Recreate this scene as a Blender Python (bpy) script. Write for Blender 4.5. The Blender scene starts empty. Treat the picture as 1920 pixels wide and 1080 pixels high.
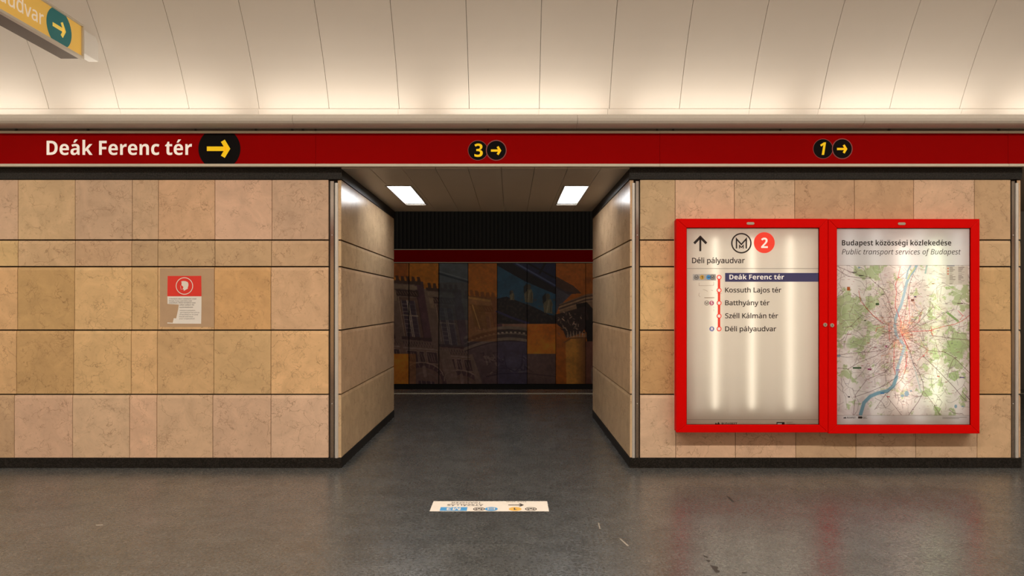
import bpy, math, random
import numpy as np

SC = bpy.context.scene
COL = SC.collection
F, PX, PY, H = 1290.0, 957.0, 570.0, 1.45      # focal length (px of 1920), vanishing point, eye height
D = F / 212.0                                  # distance to the stone face
Y2 = D * 1.455                                 # far end of the pillars
VC_Y, VC_Z, VR = 2.6, 1.51, 4.0                # vault centre and radius
YM = 14.8                                      # track wall
YE = 11.69                                     # platform edge

# ------------------------------------------------------------------ camera, world, exposure, lamps
cam_d = bpy.data.cameras.new('camera')
cam = bpy.data.objects.new('camera', cam_d)
COL.objects.link(cam)
cam.location = (0, 0, H)
cam.rotation_euler = (math.pi / 2, 0, 0)
cam_d.sensor_width = 36.0
cam_d.lens = F / 1920 * 36.0
cam_d.shift_x = 3 / 1920
cam_d.shift_y = 30 / 1920
cam_d.clip_start = 0.05
SC.camera = cam
w = bpy.data.worlds.new('world')
SC.world = w
w.use_nodes = True
w.node_tree.nodes['Background'].inputs[0].default_value = (1, .85, .7, 1)
w.node_tree.nodes['Background'].inputs[1].default_value = 0.0
SC.view_settings.view_transform = 'Standard'
SC.view_settings.look = 'None'
SC.view_settings.gamma = 1.0
SC.view_settings.use_curve_mapping = False
SC.view_settings.exposure = 0.0
SC.cycles.max_bounces = 12
SC.cycles.diffuse_bounces = 8
SC.cycles.sample_clamp_indirect = 8.0
SC.cycles.use_denoising = True

COVE_W = 2.6
CROWN_W = 80.0
PLAT_W = 10.5
WARM = (1.0, .90, .76)


def area(name, loc, rot, sx, sy, watt, col, spread=math.pi):
    l = bpy.data.lights.new(name, 'AREA')
    l.shape = 'RECTANGLE'
    l.size, l.size_y = sx, sy
    l.energy = watt
    l.color = col
    l.spread = spread
    o = bpy.data.objects.new(name, l)
    o.location = loc
    o.rotation_euler = rot
    COL.objects.link(o)
    return o


# fluorescent battens lying in the two cove troughs, shining up on the vault
for k in range(-4, 6):
    xt = -1.55 + 1.68 * k
    wk = COVE_W * (1.0, 1.08, .94, 1.04)[k % 4]
    area('cove_batten', (xt, 6.045, 3.075), (math.radians(180), 0, 0), 1.46, .05, wk, WARM)
    area('cove_batten', (xt, 2 * VC_Y - 6.045, 3.075), (math.radians(180), 0, 0), 1.46, .05, wk, WARM)


# added fill lights along the vault crown, dim ones over the far platform
for k in range(-4, 5):
    area('crown_fill', (.3 + 2.1 * k, 2.2, 5.25), (0, 0, 0), 1.5, .2, CROWN_W, (1, .915, .80), math.radians(148))
for k in range(-2, 4):
    area('platform_fill', (-.5 + 3.2 * k, 10.4, 4.55), (math.radians(35), 0, 0), 1.2, .15, PLAT_W, (1, .86, .70))


# ------------------------------------------------------------------ materials
def lin(c):
    c = np.asarray(c, float) / 255.0
    return tuple(np.where(c <= .04045, c / 12.92, ((c + .055) / 1.055) ** 2.4))


def new_mat(name):
    m = bpy.data.materials.new(name)
    m.use_nodes = True
    return m, m.node_tree.nodes, m.node_tree.links, m.node_tree.nodes['Principled BSDF']


def pbr(name, col, rough=.5, metal=0.0, noise=0.0, nscale=20, emit=0.0, ecol=None, spec=.5):
    m, n, l, b = new_mat(name)
    b.inputs['Roughness'].default_value = rough
    b.inputs['Metallic'].default_value = metal
    b.inputs['Specular IOR Level'].default_value = spec
    b.inputs['Base Color'].default_value = (*col, 1)
    if noise:
        tc = n.new('ShaderNodeTexCoord')
        nz = n.new('ShaderNodeTexNoise')
        nz.inputs['Scale'].default_value = nscale
        nz.inputs['Detail'].default_value = 4
        l.new(tc.outputs['Object'], nz.inputs['Vector'])
        mp = n.new('ShaderNodeMapRange')
        mp.inputs[3].default_value = 1 - noise
        mp.inputs[4].default_value = 1 + noise
        l.new(nz.outputs['Fac'], mp.inputs[0])
        mx = n.new('ShaderNodeVectorMath')
        mx.operation = 'SCALE'
        mx.inputs[0].default_value = col
        l.new(mp.outputs[0], mx.inputs['Scale'])
        l.new(mx.outputs[0], b.inputs['Base Color'])
    if emit:
        b.inputs['Emission Color'].default_value = (*(ecol or col), 1)
        b.inputs['Emission Strength'].default_value = emit
    return m


def math_node(n, l, op, a, b=None):
    x = n.new('ShaderNodeMath')
    x.operation = op
    for i, v in enumerate((a, b)):
        if v is None:
            continue
        if isinstance(v, (int, float)):
            x.inputs[i].default_value = v
        else:
            l.new(v, x.inputs[i])
    return x.outputs[0]


def stone_material():
    m, n, l, b = new_mat('beige_marble')
    at = n.new('ShaderNodeAttribute')
    at.attribute_name = 'slab'
    tc = n.new('ShaderNodeTexCoord')
    sd = n.new('ShaderNodeVectorMath')
    sd.operation = 'SCALE'
    sd.inputs[0].default_value = (37.0, 61.0, 23.0)
    l.new(at.outputs['Alpha'], sd.inputs['Scale'])
    co = n.new('ShaderNodeVectorMath')
    l.new(tc.outputs['Object'], co.inputs[0])
    l.new(sd.outputs[0], co.inputs[1])
    cloud = n.new('ShaderNodeTexNoise')
    cloud.inputs['Scale'].default_value = 5.5
    cloud.inputs['Detail'].default_value = 7
    cloud.inputs['Roughness'].default_value = .62
    cloud.inputs['Distortion'].default_value = .8
    l.new(co.outputs[0], cloud.inputs['Vector'])
    cr = n.new('ShaderNodeMapRange')
    cr.inputs[1].default_value = .3
    cr.inputs[2].default_value = .7
    cr.inputs[3].default_value = .86
    cr.inputs[4].default_value = 1.10
    l.new(cloud.outputs['Fac'], cr.inputs[0])
    base = n.new('ShaderNodeVectorMath')
    base.operation = 'SCALE'
    l.new(at.outputs['Color'], base.inputs[0])
    l.new(cr.outputs[0], base.inputs['Scale'])
    # warped voronoi edges = fine brown veins
    wn = n.new('ShaderNodeTexNoise')
    wn.inputs['Scale'].default_value = 6
    wn.inputs['Detail'].default_value = 5
    l.new(co.outputs[0], wn.inputs['Vector'])
    ws = n.new('ShaderNodeVectorMath')
    ws.operation = 'MULTIPLY_ADD'
    ws.inputs[1].default_value = (.32, .32, .32)
    l.new(wn.outputs['Color'], ws.inputs[0])
    l.new(co.outputs[0], ws.inputs[2])
    vein = None
    for sc, wd, lo in ((4.6, .016, .47), (13.0, .034, .53), (27.0, .06, .56)):
        v = n.new('ShaderNodeTexVoronoi')
        v.feature = 'DISTANCE_TO_EDGE'
        v.inputs['Scale'].default_value = sc
        l.new(ws.outputs[0], v.inputs['Vector'])
        r = n.new('ShaderNodeMapRange')
        r.inputs[1].default_value = 0
        r.inputs[2].default_value = wd
        r.inputs[3].default_value = 1
        r.inputs[4].default_value = 0
        l.new(v.outputs['Distance'], r.inputs[0])
        mk = n.new('ShaderNodeTexNoise')
        mk.inputs['Scale'].default_value = 3.5 + sc * .2
        l.new(co.outputs[0], mk.inputs['Vector'])
        k = n.new('ShaderNodeMapRange')
        k.inputs[1].default_value = lo
        k.inputs[2].default_value = lo + .12
        l.new(mk.outputs['Fac'], k.inputs[0])
        t = math_node(n, l, 'MULTIPLY', r.outputs[0], k.outputs[0])
        vein = t if vein is None else math_node(n, l, 'MAXIMUM', vein, t)
    fl = n.new('ShaderNodeTexNoise')
    fl.inputs['Scale'].default_value = 38
    fl.inputs['Detail'].default_value = 3
    l.new(co.outputs[0], fl.inputs['Vector'])
    fr = n.new('ShaderNodeMapRange')
    fr.inputs[1].default_value = .62
    fr.inputs[2].default_value = .76
    fr.inputs[4].default_value = .45
    l.new(fl.outputs['Fac'], fr.inputs[0])
    vein = math_node(n, l, 'MAXIMUM', vein, fr.outputs[0])
    vs = math_node(n, l, 'MULTIPLY', vein, .55)
    mix = n.new('ShaderNodeMix')
    mix.data_type = 'RGBA'
    l.new(vs, mix.inputs['Factor'])
    l.new(base.outputs[0], mix.inputs[6])
    mix.inputs[7].default_value = (.16, .085, .04, 1)
    l.new(mix.outputs[2], b.inputs['Base Color'])
    b.inputs['Roughness'].default_value = .24
    b.inputs['Specular IOR Level'].default_value = .3
    return m


def floor_material():
    m, n, l, b = new_mat('grey_granite_floor')
    tc = n.new('ShaderNodeTexCoord')
    br = n.new('ShaderNodeTexBrick')
    br.inputs['Scale'].default_value = 1.0
    br.inputs['Brick Width'].default_value = .9
    br.inputs['Row Height'].default_value = .62
    br.inputs['Mortar Size'].default_value = .0014
    br.inputs['Bias'].default_value = 0
    br.inputs['Color1'].default_value = (.063, .064, .062, 1)
    br.inputs['Color2'].default_value = (.072, .072, .069, 1)
    br.inputs['Mortar'].default_value = (.048, .045, .041, 1)
    mpn = n.new('ShaderNodeMapping')
    mpn.inputs['Location'].default_value = (.35, .18, 0)
    l.new(tc.outputs['Object'], mpn.inputs['Vector'])
    l.new(mpn.outputs[0], br.inputs['Vector'])
    mul = None
    for sc, det, lo, hi in ((1.1, 3, .86, 1.14), (6, 8, .75, 1.27), (62, 5, .32, 1.8)):
        z = n.new('ShaderNodeTexNoise')
        z.inputs['Scale'].default_value = sc
        z.inputs['Detail'].default_value = det
        z.inputs['Roughness'].default_value = .65
        l.new(tc.outputs['Object'], z.inputs['Vector'])
        r = n.new('ShaderNodeMapRange')
        r.inputs[1].default_value = .25
        r.inputs[2].default_value = .75
        r.inputs[3].default_value = lo
        r.inputs[4].default_value = hi
        l.new(z.outputs['Fac'], r.inputs[0])
        mul = r.outputs[0] if mul is None else math_node(n, l, 'MULTIPLY', mul, r.outputs[0])
    vm = n.new('ShaderNodeVectorMath')
    vm.operation = 'SCALE'
    l.new(br.outputs['Color'], vm.inputs[0])
    l.new(mul, vm.inputs['Scale'])
    l.new(vm.outputs[0], b.inputs['Base Color'])
    rsum = None                            # worn patches and fine grain in the polish
    for sc, det, amp in ((4, 5, .12), (46, 3, .22)):
        rz = n.new('ShaderNodeTexNoise')
        rz.inputs['Scale'].default_value = sc
        rz.inputs['Detail'].default_value = det
        l.new(tc.outputs['Object'], rz.inputs['Vector'])
        rr = math_node(n, l, 'MULTIPLY', math_node(n, l, 'SUBTRACT', rz.outputs['Fac'], .5), amp * 2)
        rsum = rr if rsum is None else math_node(n, l, 'ADD', rsum, rr)
    l.new(math_node(n, l, 'ADD', rsum, .27), b.inputs['Roughness'])
    b.inputs['Specular IOR Level'].default_value = .85
    bp = n.new('ShaderNodeBump')
    bp.inputs['Strength'].default_value = .10
    bp.inputs['Distance'].default_value = .01
    bz = n.new('ShaderNodeTexNoise')
    bz.inputs['Scale'].default_value = 45
    bz.inputs['Detail'].default_value = 4
    l.new(tc.outputs['Object'], bz.inputs['Vector'])
    l.new(bz.outputs['Fac'], bp.inputs['Height'])
    l.new(bp.outputs[0], b.inputs['Normal'])
    return m


def granite_material():
    m, n, l, b = new_mat('black_granite')
    tc = n.new('ShaderNodeTexCoord')
    z = n.new('ShaderNodeTexNoise')
    z.inputs['Scale'].default_value = 90
    z.inputs['Detail'].default_value = 5
    l.new(tc.outputs['Object'], z.inputs['Vector'])
    r = n.new('ShaderNodeValToRGB')
    r.color_ramp.elements[0].position = .42
    r.color_ramp.elements[0].color = (.006, .005, .004, 1)
    r.color_ramp.elements[1].position = .74
    r.color_ramp.elements[1].color = (.034, .030, .026, 1)
    l.new(z.outputs['Fac'], r.inputs[0])
    l.new(r.outputs[0], b.inputs['Base Color'])
    b.inputs['Roughness'].default_value = .42
    b.inputs['Specular IOR Level'].default_value = .25
    return m


def sheet_material(name, attr=None, col=(.8, .78, .74), trans=.62):
    """paper print lit from behind: part diffuse, part translucent"""
    m, n, l, b = new_mat(name)
    n.remove(b)
    out = n['Material Output']
    df = n.new('ShaderNodeBsdfDiffuse')
    tr = n.new('ShaderNodeBsdfTranslucent')
    mx = n.new('ShaderNodeMixShader')
    mx.inputs[0].default_value = trans
    l.new(df.outputs[0], mx.inputs[1])
    l.new(tr.outputs[0], mx.inputs[2])
    l.new(mx.outputs[0], out.inputs[0])
    if attr:
        at = n.new('ShaderNodeAttribute')
        at.attribute_name = attr
        l.new(at.outputs['Color'], df.inputs[0])
        l.new(at.outputs['Color'], tr.inputs[0])
    else:
        df.inputs[0].default_value = (*col, 1)
        tr.inputs[0].default_value = (*col, 1)
    return m


def glass_material():
    m, n, l, b = new_mat('clear_glass')
    n.remove(b)
    out = n['Material Output']
    tr = n.new('ShaderNodeBsdfTransparent')
    gl = n.new('ShaderNodeBsdfGlossy')
    gl.inputs['Roughness'].default_value = .04
    fr = n.new('ShaderNodeFresnel')
    fr.inputs[0].default_value = 1.3
    mx = n.new('ShaderNodeMixShader')
    l.new(fr.outputs[0], mx.inputs[0])
    l.new(tr.outputs[0], mx.inputs[1])
    l.new(gl.outputs[0], mx.inputs[2])
    l.new(mx.outputs[0], out.inputs[0])
    return m


def glow(name, col, strength):
    m, n, l, b = new_mat(name)
    n.remove(b)
    e = n.new('ShaderNodeEmission')
    e.inputs[0].default_value = (*col, 1)
    e.inputs[1].default_value = strength
    l.new(e.outputs[0], n['Material Output'].inputs[0])
    return m


def attr_pbr(name, attr, rough):
    m, n, l, b = new_mat(name)
    at = n.new('ShaderNodeAttribute')
    at.attribute_name = attr
    l.new(at.outputs['Color'], b.inputs['Base Color'])
    b.inputs['Roughness'].default_value = rough
    return m


def diffuser_material():
    m, n, l, b = new_mat('prismatic_diffuser')
    b.inputs['Base Color'].default_value = (.8, .8, .8, 1)
    b.inputs['Emission Color'].default_value = (.95, .97, 1, 1)
    tc = n.new('ShaderNodeTexCoord')
    wv = n.new('ShaderNodeTexNoise')
    wv.inputs['Scale'].default_value = 9
    l.new(tc.outputs['Object'], wv.inputs['Vector'])
    r = n.new('ShaderNodeMapRange')
    r.inputs[3].default_value = 13 * .8
    r.inputs[4].default_value = 13 * 1.2
    l.new(wv.outputs['Fac'], r.inputs[0])
    l.new(r.outputs[0], b.inputs['Emission Strength'])
    return m


M = {}
M['stone'] = stone_material()
M['floor'] = floor_material()
M['granite'] = granite_material()
M['core'] = pbr('mortar_dark', (.035, .022, .014), .9)
M['vault'] = pbr('cream_enamel_panel', (.82, .775, .72), .45, noise=.03, nscale=3)
M['cornice'] = pbr('cream_cornice', (.62, .57, .50), .5, noise=.05, nscale=60)
M['dark'] = pbr('dark_recess', (.03, .027, .024), .8)
M['recess'] = pbr('brown_recess', (.11, .085, .068), .7)
M['alu'] = pbr('cream_aluminium', (.62, .56, .45), .4)
M['red_band'] = pbr('dark_red_enamel', (.30, .0012, .001), .6, noise=.04, nscale=8, spec=.02)
M['red_frame'] = pbr('bright_red_paint', (.70, .002, .001), .5, noise=.03, nscale=30, spec=.05)
M['white_vinyl'] = pbr('white_vinyl', (.82, .76, .68), .5)
M['band_white'] = pbr('backlit_band_letters', (.82, .76, .68), .5, emit=.34, ecol=(1, .86, .76))
M['yellow_vinyl'] = pbr('backlit_band_yellow', (.85, .55, .015), .5, emit=.30, ecol=(1, .62, .01), spec=.1)
M['black_vinyl'] = pbr('black_vinyl', (.006, .005, .005), .6, spec=.05)
M['rim'] = pbr('dull_red_rim', (.30, .05, .045), .5)
M['soffit'] = pbr('taupe_metal_panel', (.42, .36, .285), .42, noise=.04, nscale=5)
M['steel'] = pbr('brushed_steel', (.70, .68, .64), .45, .55, noise=.06, nscale=40)
M['steel_polished'] = pbr('polished_steel', (.50, .45, .41), .16, 1.0)
M['black_rib'] = pbr('black_ribbed_panel', (.012, .012, .012), .7)
M['track'] = pbr('track_ballast', (.03, .028, .026), .9, noise=.3, nscale=30)
M['line'] = pbr('cream_line_paint', (.62, .58, .48), .6)
M['paper'] = pbr('white_paper', (.84, .80, .74), .6, noise=.03, nscale=30)
M['paper_red'] = pbr('red_print', (.78, .035, .02), .55)
M['print'] = pbr('dark_print', (.09, .07, .06), .7)
M['residue'] = pbr('glue_residue', (.30, .20, .12), .7, noise=.25, nscale=60)
M['sticker'] = pbr('cream_floor_vinyl', (.88, .80, .70), .4, noise=.05, nscale=14)
M['sky_blue'] = pbr('sky_blue_print', (.07, .33, .68), .45)
M['amber'] = pbr('amber_print', (.85, .50, .10), .45)
M['sheet'] = sheet_material('backlit_paper', None, (.80, .765, .70))
M['map_sheet'] = sheet_material('backlit_map_paper', 'print')
M['ink'] = pbr('black_ink', (.018, .012, .010), .6)
M['grey_ink'] = pbr('grey_ink', (.30, .27, .24), .6)
M['lit_red'] = pbr('backlit_red_ink', (.75, .05, .03), .5, emit=.42, ecol=(1, .055, .028))
M['lit_blue'] = pbr('backlit_navy_ink', (.05, .05, .16), .5, emit=.03, ecol=(.3, .32, 1))
M['lit_white'] = pbr('backlit_white_ink', (.85, .8, .75), .5, emit=.45, ecol=(1, .86, .74))
M['lit_amber'] = pbr('backlit_amber_ink', (.7, .42, .08), .5, emit=.18)
M['lit_sky'] = pbr('backlit_sky_ink', (.06, .33, .7), .5, emit=.22)
M['lit_pink'] = pbr('backlit_pink_ink', (.6, .12, .25), .5, emit=.2)
M['lit_train'] = pbr('backlit_train_ink', (.15, .2, .55), .5, emit=.2)
M['glass'] = glass_material()
M['tube'] = glow('fluorescent_white', (1, .89, .74), 3.6)
M['tube_fill_white'] = glow('added_rear_fill_white', (1, .93, .87), 2.3)
M['tube_fill'] = glow('added_rear_fill', (1, .85, .71), 1.75)  # both rear glows are added fill behind the prints
M['tube_pink'] = glow('fluorescent_pink', (1, .80, .68), 7.0)
M['tube_green'] = glow('fluorescent_green', (.95, 1, .70), 6.0)
M['box_white'] = pbr('white_box_lining', (.85, .84, .82), .6)
M['metal_tag'] = pbr('dull_metal_tag', (.55, .48, .40), .35, .6)
M['diffuser'] = diffuser_material()
M['lamp_frame'] = pbr('lamp_frame_grey', (.30, .27, .23), .4)
M['sign_yellow'] = pbr('backlit_yellow_face', (.80, .50, .10), .45, emit=.20, ecol=(1, .62, .12))
M['sign_white'] = pbr('backlit_white_letters', (.85, .75, .62), .45, emit=.25, ecol=(1, .82, .62))
M['sign_teal'] = pbr('backlit_teal_face', (.012, .14, .15), .45, emit=.05, ecol=(.03, .72, .72))
M['sign_arrow'] = pbr('backlit_arrow_yellow', (.85, .62, .10), .45, emit=.28, ecol=(1, .75, .14))
M['sign_frame'] = pbr('cream_sign_frame', (.66, .61, .53), .4)
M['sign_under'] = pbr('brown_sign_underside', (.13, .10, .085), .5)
M['mural'] = attr_pbr('printed_mural_panel', 'print', .42)
M['box_bracket'] = pbr('white_bracket', (.86, .85, .83), .5)
M['plat_ceiling'] = pbr('dark_platform_lining', (.05, .045, .04), .8)

ORG = {}


class MB:
    """collects faces for ONE mesh object"""

    def __init__(self):
        self.v, self.f, self.m, self.c = [], [], [], []

    def face(self, pts, mat=0, col=None):
        i = len(self.v)
        self.v += [tuple(p) for p in pts]
        self.f.append(tuple(range(i, i + len(pts))))
        self.m.append(mat)
        self.c.append(col)

    def hexa(self, p, mat=0, col=None):
        """p: 8 points, bottom ring 0-3 then top ring 4-7"""
        i = len(self.v)
        self.v += [tuple(q) for q in p]
        for q in ((0, 3, 2, 1), (4, 5, 6, 7), (0, 1, 5, 4), (1, 2, 6, 5), (2, 3, 7, 6), (3, 0, 4, 7)):
            self.f.append(tuple(i + k for k in q))
            self.m.append(mat)
            self.c.append(col)

    def box(self, x0, x1, y0, y1, z0, z1, mat=0, col=None):
        self.hexa([(x0, y0, z0), (x1, y0, z0), (x1, y1, z0), (x0, y1, z0),
                   (x0, y0, z1), (x1, y0, z1), (x1, y1, z1), (x0, y1, z1)], mat, col)

    def extrude_x(self, prof, x0, x1, mat=0, col=None):
        """closed (y,z) profile run along X"""
        i, k = len(self.v), len(prof)
        self.v += [(x0, y, z) for y, z in prof] + [(x1, y, z) for y, z in prof]
        for a in range(k):
            b = (a + 1) % k
            self.f.append((i + a, i + b, i + k + b, i + k + a))
            self.m.append(mat)
            self.c.append(col)
        for ring in (tuple(range(i, i + k))[::-1], tuple(range(i + k, i + 2 * k))):
            self.f.append(ring)
            self.m.append(mat)
            self.c.append(col)

    def cyl(self, p0, p1, r, n=16, mat=0, r1=None):
        p0, p1 = np.array(p0, float), np.array(p1, float)
        d = p1 - p0
        d /= np.linalg.norm(d)
        a = np.cross(d, (0, 0, 1) if abs(d[2]) < .9 else (1, 0, 0))
        a /= np.linalg.norm(a)
        b = np.cross(d, a)
        i = len(self.v)
        for p, rr in ((p0, r), (p1, r if r1 is None else r1)):
            for k in range(n):
                t = 2 * math.pi * k / n
                self.v.append(tuple(p + rr * (math.cos(t) * a + math.sin(t) * b)))
        for k in range(n):
            self.f.append((i + k, i + (k + 1) % n, i + n + (k + 1) % n, i + n + k))
        self.f.append(tuple(range(i, i + n))[::-1])
        self.f.append(tuple(range(i + n, i + 2 * n)))
        self.m += [mat] * (n + 2)
        self.c += [None] * (n + 2)

    def build(self, name, mats, parent=None, org=None, bevel=0.0, smooth=False):
        if org is None:
            org = ORG[parent.name] if parent else (0, 0, 0)
        me = bpy.data.meshes.new(name)
        v = np.array(self.v, float) - np.array(org, float)
        me.from_pydata(v.tolist(), [], self.f)
        for m in (mats if isinstance(mats, (list, tuple)) else [mats]):
            me.materials.append(m)
        me.polygons.foreach_set('material_index', self.m)
        if any(c is not None for c in self.c):
            a = me.color_attributes.new('slab', 'FLOAT_COLOR', 'CORNER')
            arr = []
            for p, c in zip(me.polygons, self.c):
                arr += list(c or (.5, .4, .3, 0)) * p.loop_total
            a.data.foreach_set('color', np.array(arr, dtype=np.float32))
        me.validate()
        me.update()
        o = bpy.data.objects.new(name, me)
        COL.objects.link(o)
        if parent:
            o.parent = parent
        else:
            o.location = org
        ORG[o.name] = org
        if smooth:
            me.polygons.foreach_set('use_smooth', [True] * len(me.polygons))
        if bevel:
            bm = o.modifiers.new('bevel', 'BEVEL')
            bm.width = bevel
            bm.segments = 2
            bm.limit_method = 'ANGLE'
        return o


def tag(o, label=None, cat=None, group=None, kind=None):
    if label:
        o['label'] = label
    if cat:
        o['category'] = cat
    if group:
        o['group'] = group
    if kind:
        o['kind'] = kind
    return o


def thing(name, loc, label, cat, group=None):
    o = bpy.data.objects.new(name, None)
    o.empty_display_size = .1
    o.location = loc
    COL.objects.link(o)
    ORG[o.name] = tuple(loc)
    return tag(o, label, cat, group)


def struct(o):
    o['kind'] = 'structure'
    return o


# ------------------------------------------------------------------ flat printed shapes
_cu = bpy.data.curves.new('glyphs', 'FONT')
_cu.size = 1.0
_cu.resolution_u = 4
_co = bpy.data.objects.new('glyphs', _cu)
COL.objects.link(_co)


ACC = {'á': ('a', 1), 'é': ('e', 1), 'ó': ('o', 1), 'ö': ('o', 2), 'ü': ('u', 2), 'ő': ('o', 3), 'ű': ('u', 3), 'Á': ('A', 1)}
FACES = {'sans': (0x1D5A0, 0x1D5BA, 0x1D7E2), 'bold': (0x1D5D4, 0x1D5EE, 0x1D7EC), 'italic': (0x1D608, 0x1D622, 0x1D7E2)}
_memo = {}


def raw_glyphs(body, off):
    if (body, off) not in _memo:
        _cu.body = body
        _cu.offset = off
        dg = bpy.context.evaluated_depsgraph_get()
        dg.update()
        me = bpy.data.meshes.new_from_object(_co.evaluated_get(dg))
        v = [(x.co[0], x.co[1]) for x in me.vertices]
        f = [tuple(p.vertices) for p in me.polygons]
        bpy.data.meshes.remove(me)
        _memo[(body, off)] = (v, f)
    return _memo[(body, off)]


def advance(c, stem):
    return max(p[0] for p in raw_glyphs(c + stem, 0.0)[0]) - max(p[0] for p in raw_glyphs(stem, 0.0)[0])


def glyphs(s, bold=0.0, shear=0.0):
    """filled humanist sans letters (cap height .714) with hand-set accents"""
    style = 'italic' if shear else ('bold' if bold >= .02 else 'sans')
    up, lo, dg = FACES[style]
    off = 0.0 if style != 'sans' or bold < .006 else (.012 if bold < .015 else .019)

    def conv(c):
        if 'A' <= c <= 'Z':
            return chr(up + ord(c) - 65)
        if 'a' <= c <= 'z':
            return chr(lo + ord(c) - 97)
        if '0' <= c <= '9':
            return chr(dg + ord(c) - 48)
        return c

    stem = conv('H')
    th = {'sans': .045, 'bold': .062, 'italic': .040}[style] + off
    v, f, pen = [], [], 0.0
    for c in s:
        b = conv(ACC[c][0] if c in ACC else c)
        if c == ' ':
            pen += .26
            continue
        gv, gf = raw_glyphs(b, off)
        i = len(v)
        v += [(x + pen, y) for x, y in gv]
        f += [tuple(i + k for k in q) for q in gf]
        if c in ACC:
            xs, ys = [p[0] + pen for p in gv], [p[1] for p in gv]
            cx, top = (min(xs) + max(xs)) / 2, max(ys)
            if style == 'italic':
                cx += .05
            y0, y1 = top + .065, top + .225
            pcs = []
            if ACC[c][1] == 2:
                r = th * 1.05
                pcs = [[(cx + q + r * math.cos(t), y0 + .06 + r * math.sin(t)) for t in np.linspace(0, 2 * math.pi, 12, endpoint=False)] for q in (-.115, .115)]
            else:
                for q in ((0,) if ACC[c][1] == 1 else (-.09, .09)):
                    pcs.append([(cx + q - .05 - th * .7, y0), (cx + q - .05 + th * .9, y0), (cx + q + .06 + th * 1.4, y1), (cx + q + .06 - th * 1.1, y1)])
            for p in pcs:
                i = len(v)
                v += p
                f.append(tuple(range(i, i + len(p))))
        pen += advance(b, stem)
    return np.array(v), f


for _st, _b, _sh in (('sans', 0, 0), ('sans', .012, 0), ('sans', .019, 0), ('bold', .03, 0), ('italic', 0, .2)):
    glyphs('ABCDEFGHIJKLMNOPQRSTUVWXYZabcdefghijklmnopqrstuvwxyz123', _b, _sh)


class S2:
    """flat shapes in plane coordinates (u right, v down, photo pixels by default)"""

    def __init__(self):
        self.v, self.f = [], []

    def poly(self, pts):
        i = len(self.v)
        self.v += [tuple(p) for p in pts]
        self.f.append(tuple(range(i, i + len(pts))))
        return self

    def rect(self, x0, y0, x1, y1):
        return self.poly([(x0, y0), (x0, y1), (x1, y1), (x1, y0)])

    def disc(self, cx, cy, r, n=48, ry=None, clip=None):
        ry = ry or r
        p = [(cx + r * math.cos(t), cy - ry * math.sin(t)) for t in np.linspace(0, 2 * math.pi, n, endpoint=False)]
        if clip:
            p = [(x, min(max(y, clip[0]), clip[1])) for x, y in p]
        return self.poly(p)

    def ring(self, cx, cy, r0, r1, n=48):
        t = np.linspace(0, 2 * math.pi, n + 1)
        for a, b in zip(t[:-1], t[1:]):
            self.poly([(cx + r * math.cos(q), cy - r * math.sin(q)) for r, q in ((r0, a), (r1, a), (r1, b), (r0, b))])
        return self

    def stroke(self, pts, wd):
        """mitred polyline"""
        p = np.array(pts, float)
        d = np.diff(p, axis=0)
        d /= np.linalg.norm(d, axis=1)[:, None]
        nn = np.stack([-d[:, 1], d[:, 0]], 1)
        off = [nn[0]]
        for a, b in zip(nn[:-1], nn[1:]):
            m = a + b
            m /= max(np.linalg.norm(m), 1e-6)
            off.append(m / max(m @ a, .35))
        off.append(nn[-1])
        off = np.array(off) * wd / 2
        for i in range(len(p) - 1):
            self.poly([p[i] - off[i], p[i] + off[i], p[i + 1] + off[i + 1], p[i + 1] - off[i + 1]])
        return self

    def arrow(self, x0, y, x1, wd, head):
        """arrow pointing to +u (x0<x1) or -u"""
        s = 1 if x1 > x0 else -1
        self.rect(min(x0, x1 - s * wd), y - wd / 2, max(x0, x1 - s * wd), y + wd / 2)
        return self.stroke([(x1 - s * head, y - head), (x1 - s * wd * .7, y), (x1 - s * head, y + head)], wd)

    def text(self, s, x0, base, x1, cap, bold=0.0, shear=0.0):
        """x1 None: natural width"""
        v, f = glyphs(s, bold, shear)
        sy = cap / .714
        lo, hi = v[:, 0].min(), v[:, 0].max()
        sx = sy if x1 is None else (x1 - x0) / (hi - lo)
        i = len(self.v)
        self.v += [(x0 + (a - lo) * sx, base - b * sy) for a, b in v]
        self.f += [tuple(i + k for k in q) for q in f]
        return self

    def metro(self, cx, cy, r, wd):
        """ring with a chevron M inside"""
        self.ring(cx, cy, r - wd, r)
        k = r
        self.stroke([(cx - .48 * k, cy + .52 * k), (cx - .48 * k, cy - .42 * k), (cx, cy + .12 * k),
                     (cx + .48 * k, cy - .42 * k), (cx + .48 * k, cy + .52 * k)], wd)
        self.stroke([(cx - .18 * k, cy + .52 * k), (cx - .18 * k, cy + .22 * k), (cx, cy + .42 * k),
                     (cx + .18 * k, cy + .22 * k), (cx + .18 * k, cy + .52 * k)], wd * .7)
        return self

    def build(self, name, plane, mat, parent, d=0.0):
        mb = MB()
        mb.v = [plane(u, v, d) for u, v in self.v]
        mb.f = self.f
        mb.m = [0] * len(self.f)
        mb.c = [None] * len(self.f)
        return mb.build(name, mat, parent)


def wall_plane(y):
    """photo pixels -> a plane facing the camera at depth y; d lifts towards the room"""
    return lambda u, v, d=0.0: ((u - PX) * y / F, y - d, H - (v - PY) * y / F)


def wx(px, y=D):
    return (px - PX) * y / F


def wz(py, y=D):
    return H - (py - PY) * y / F


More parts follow.
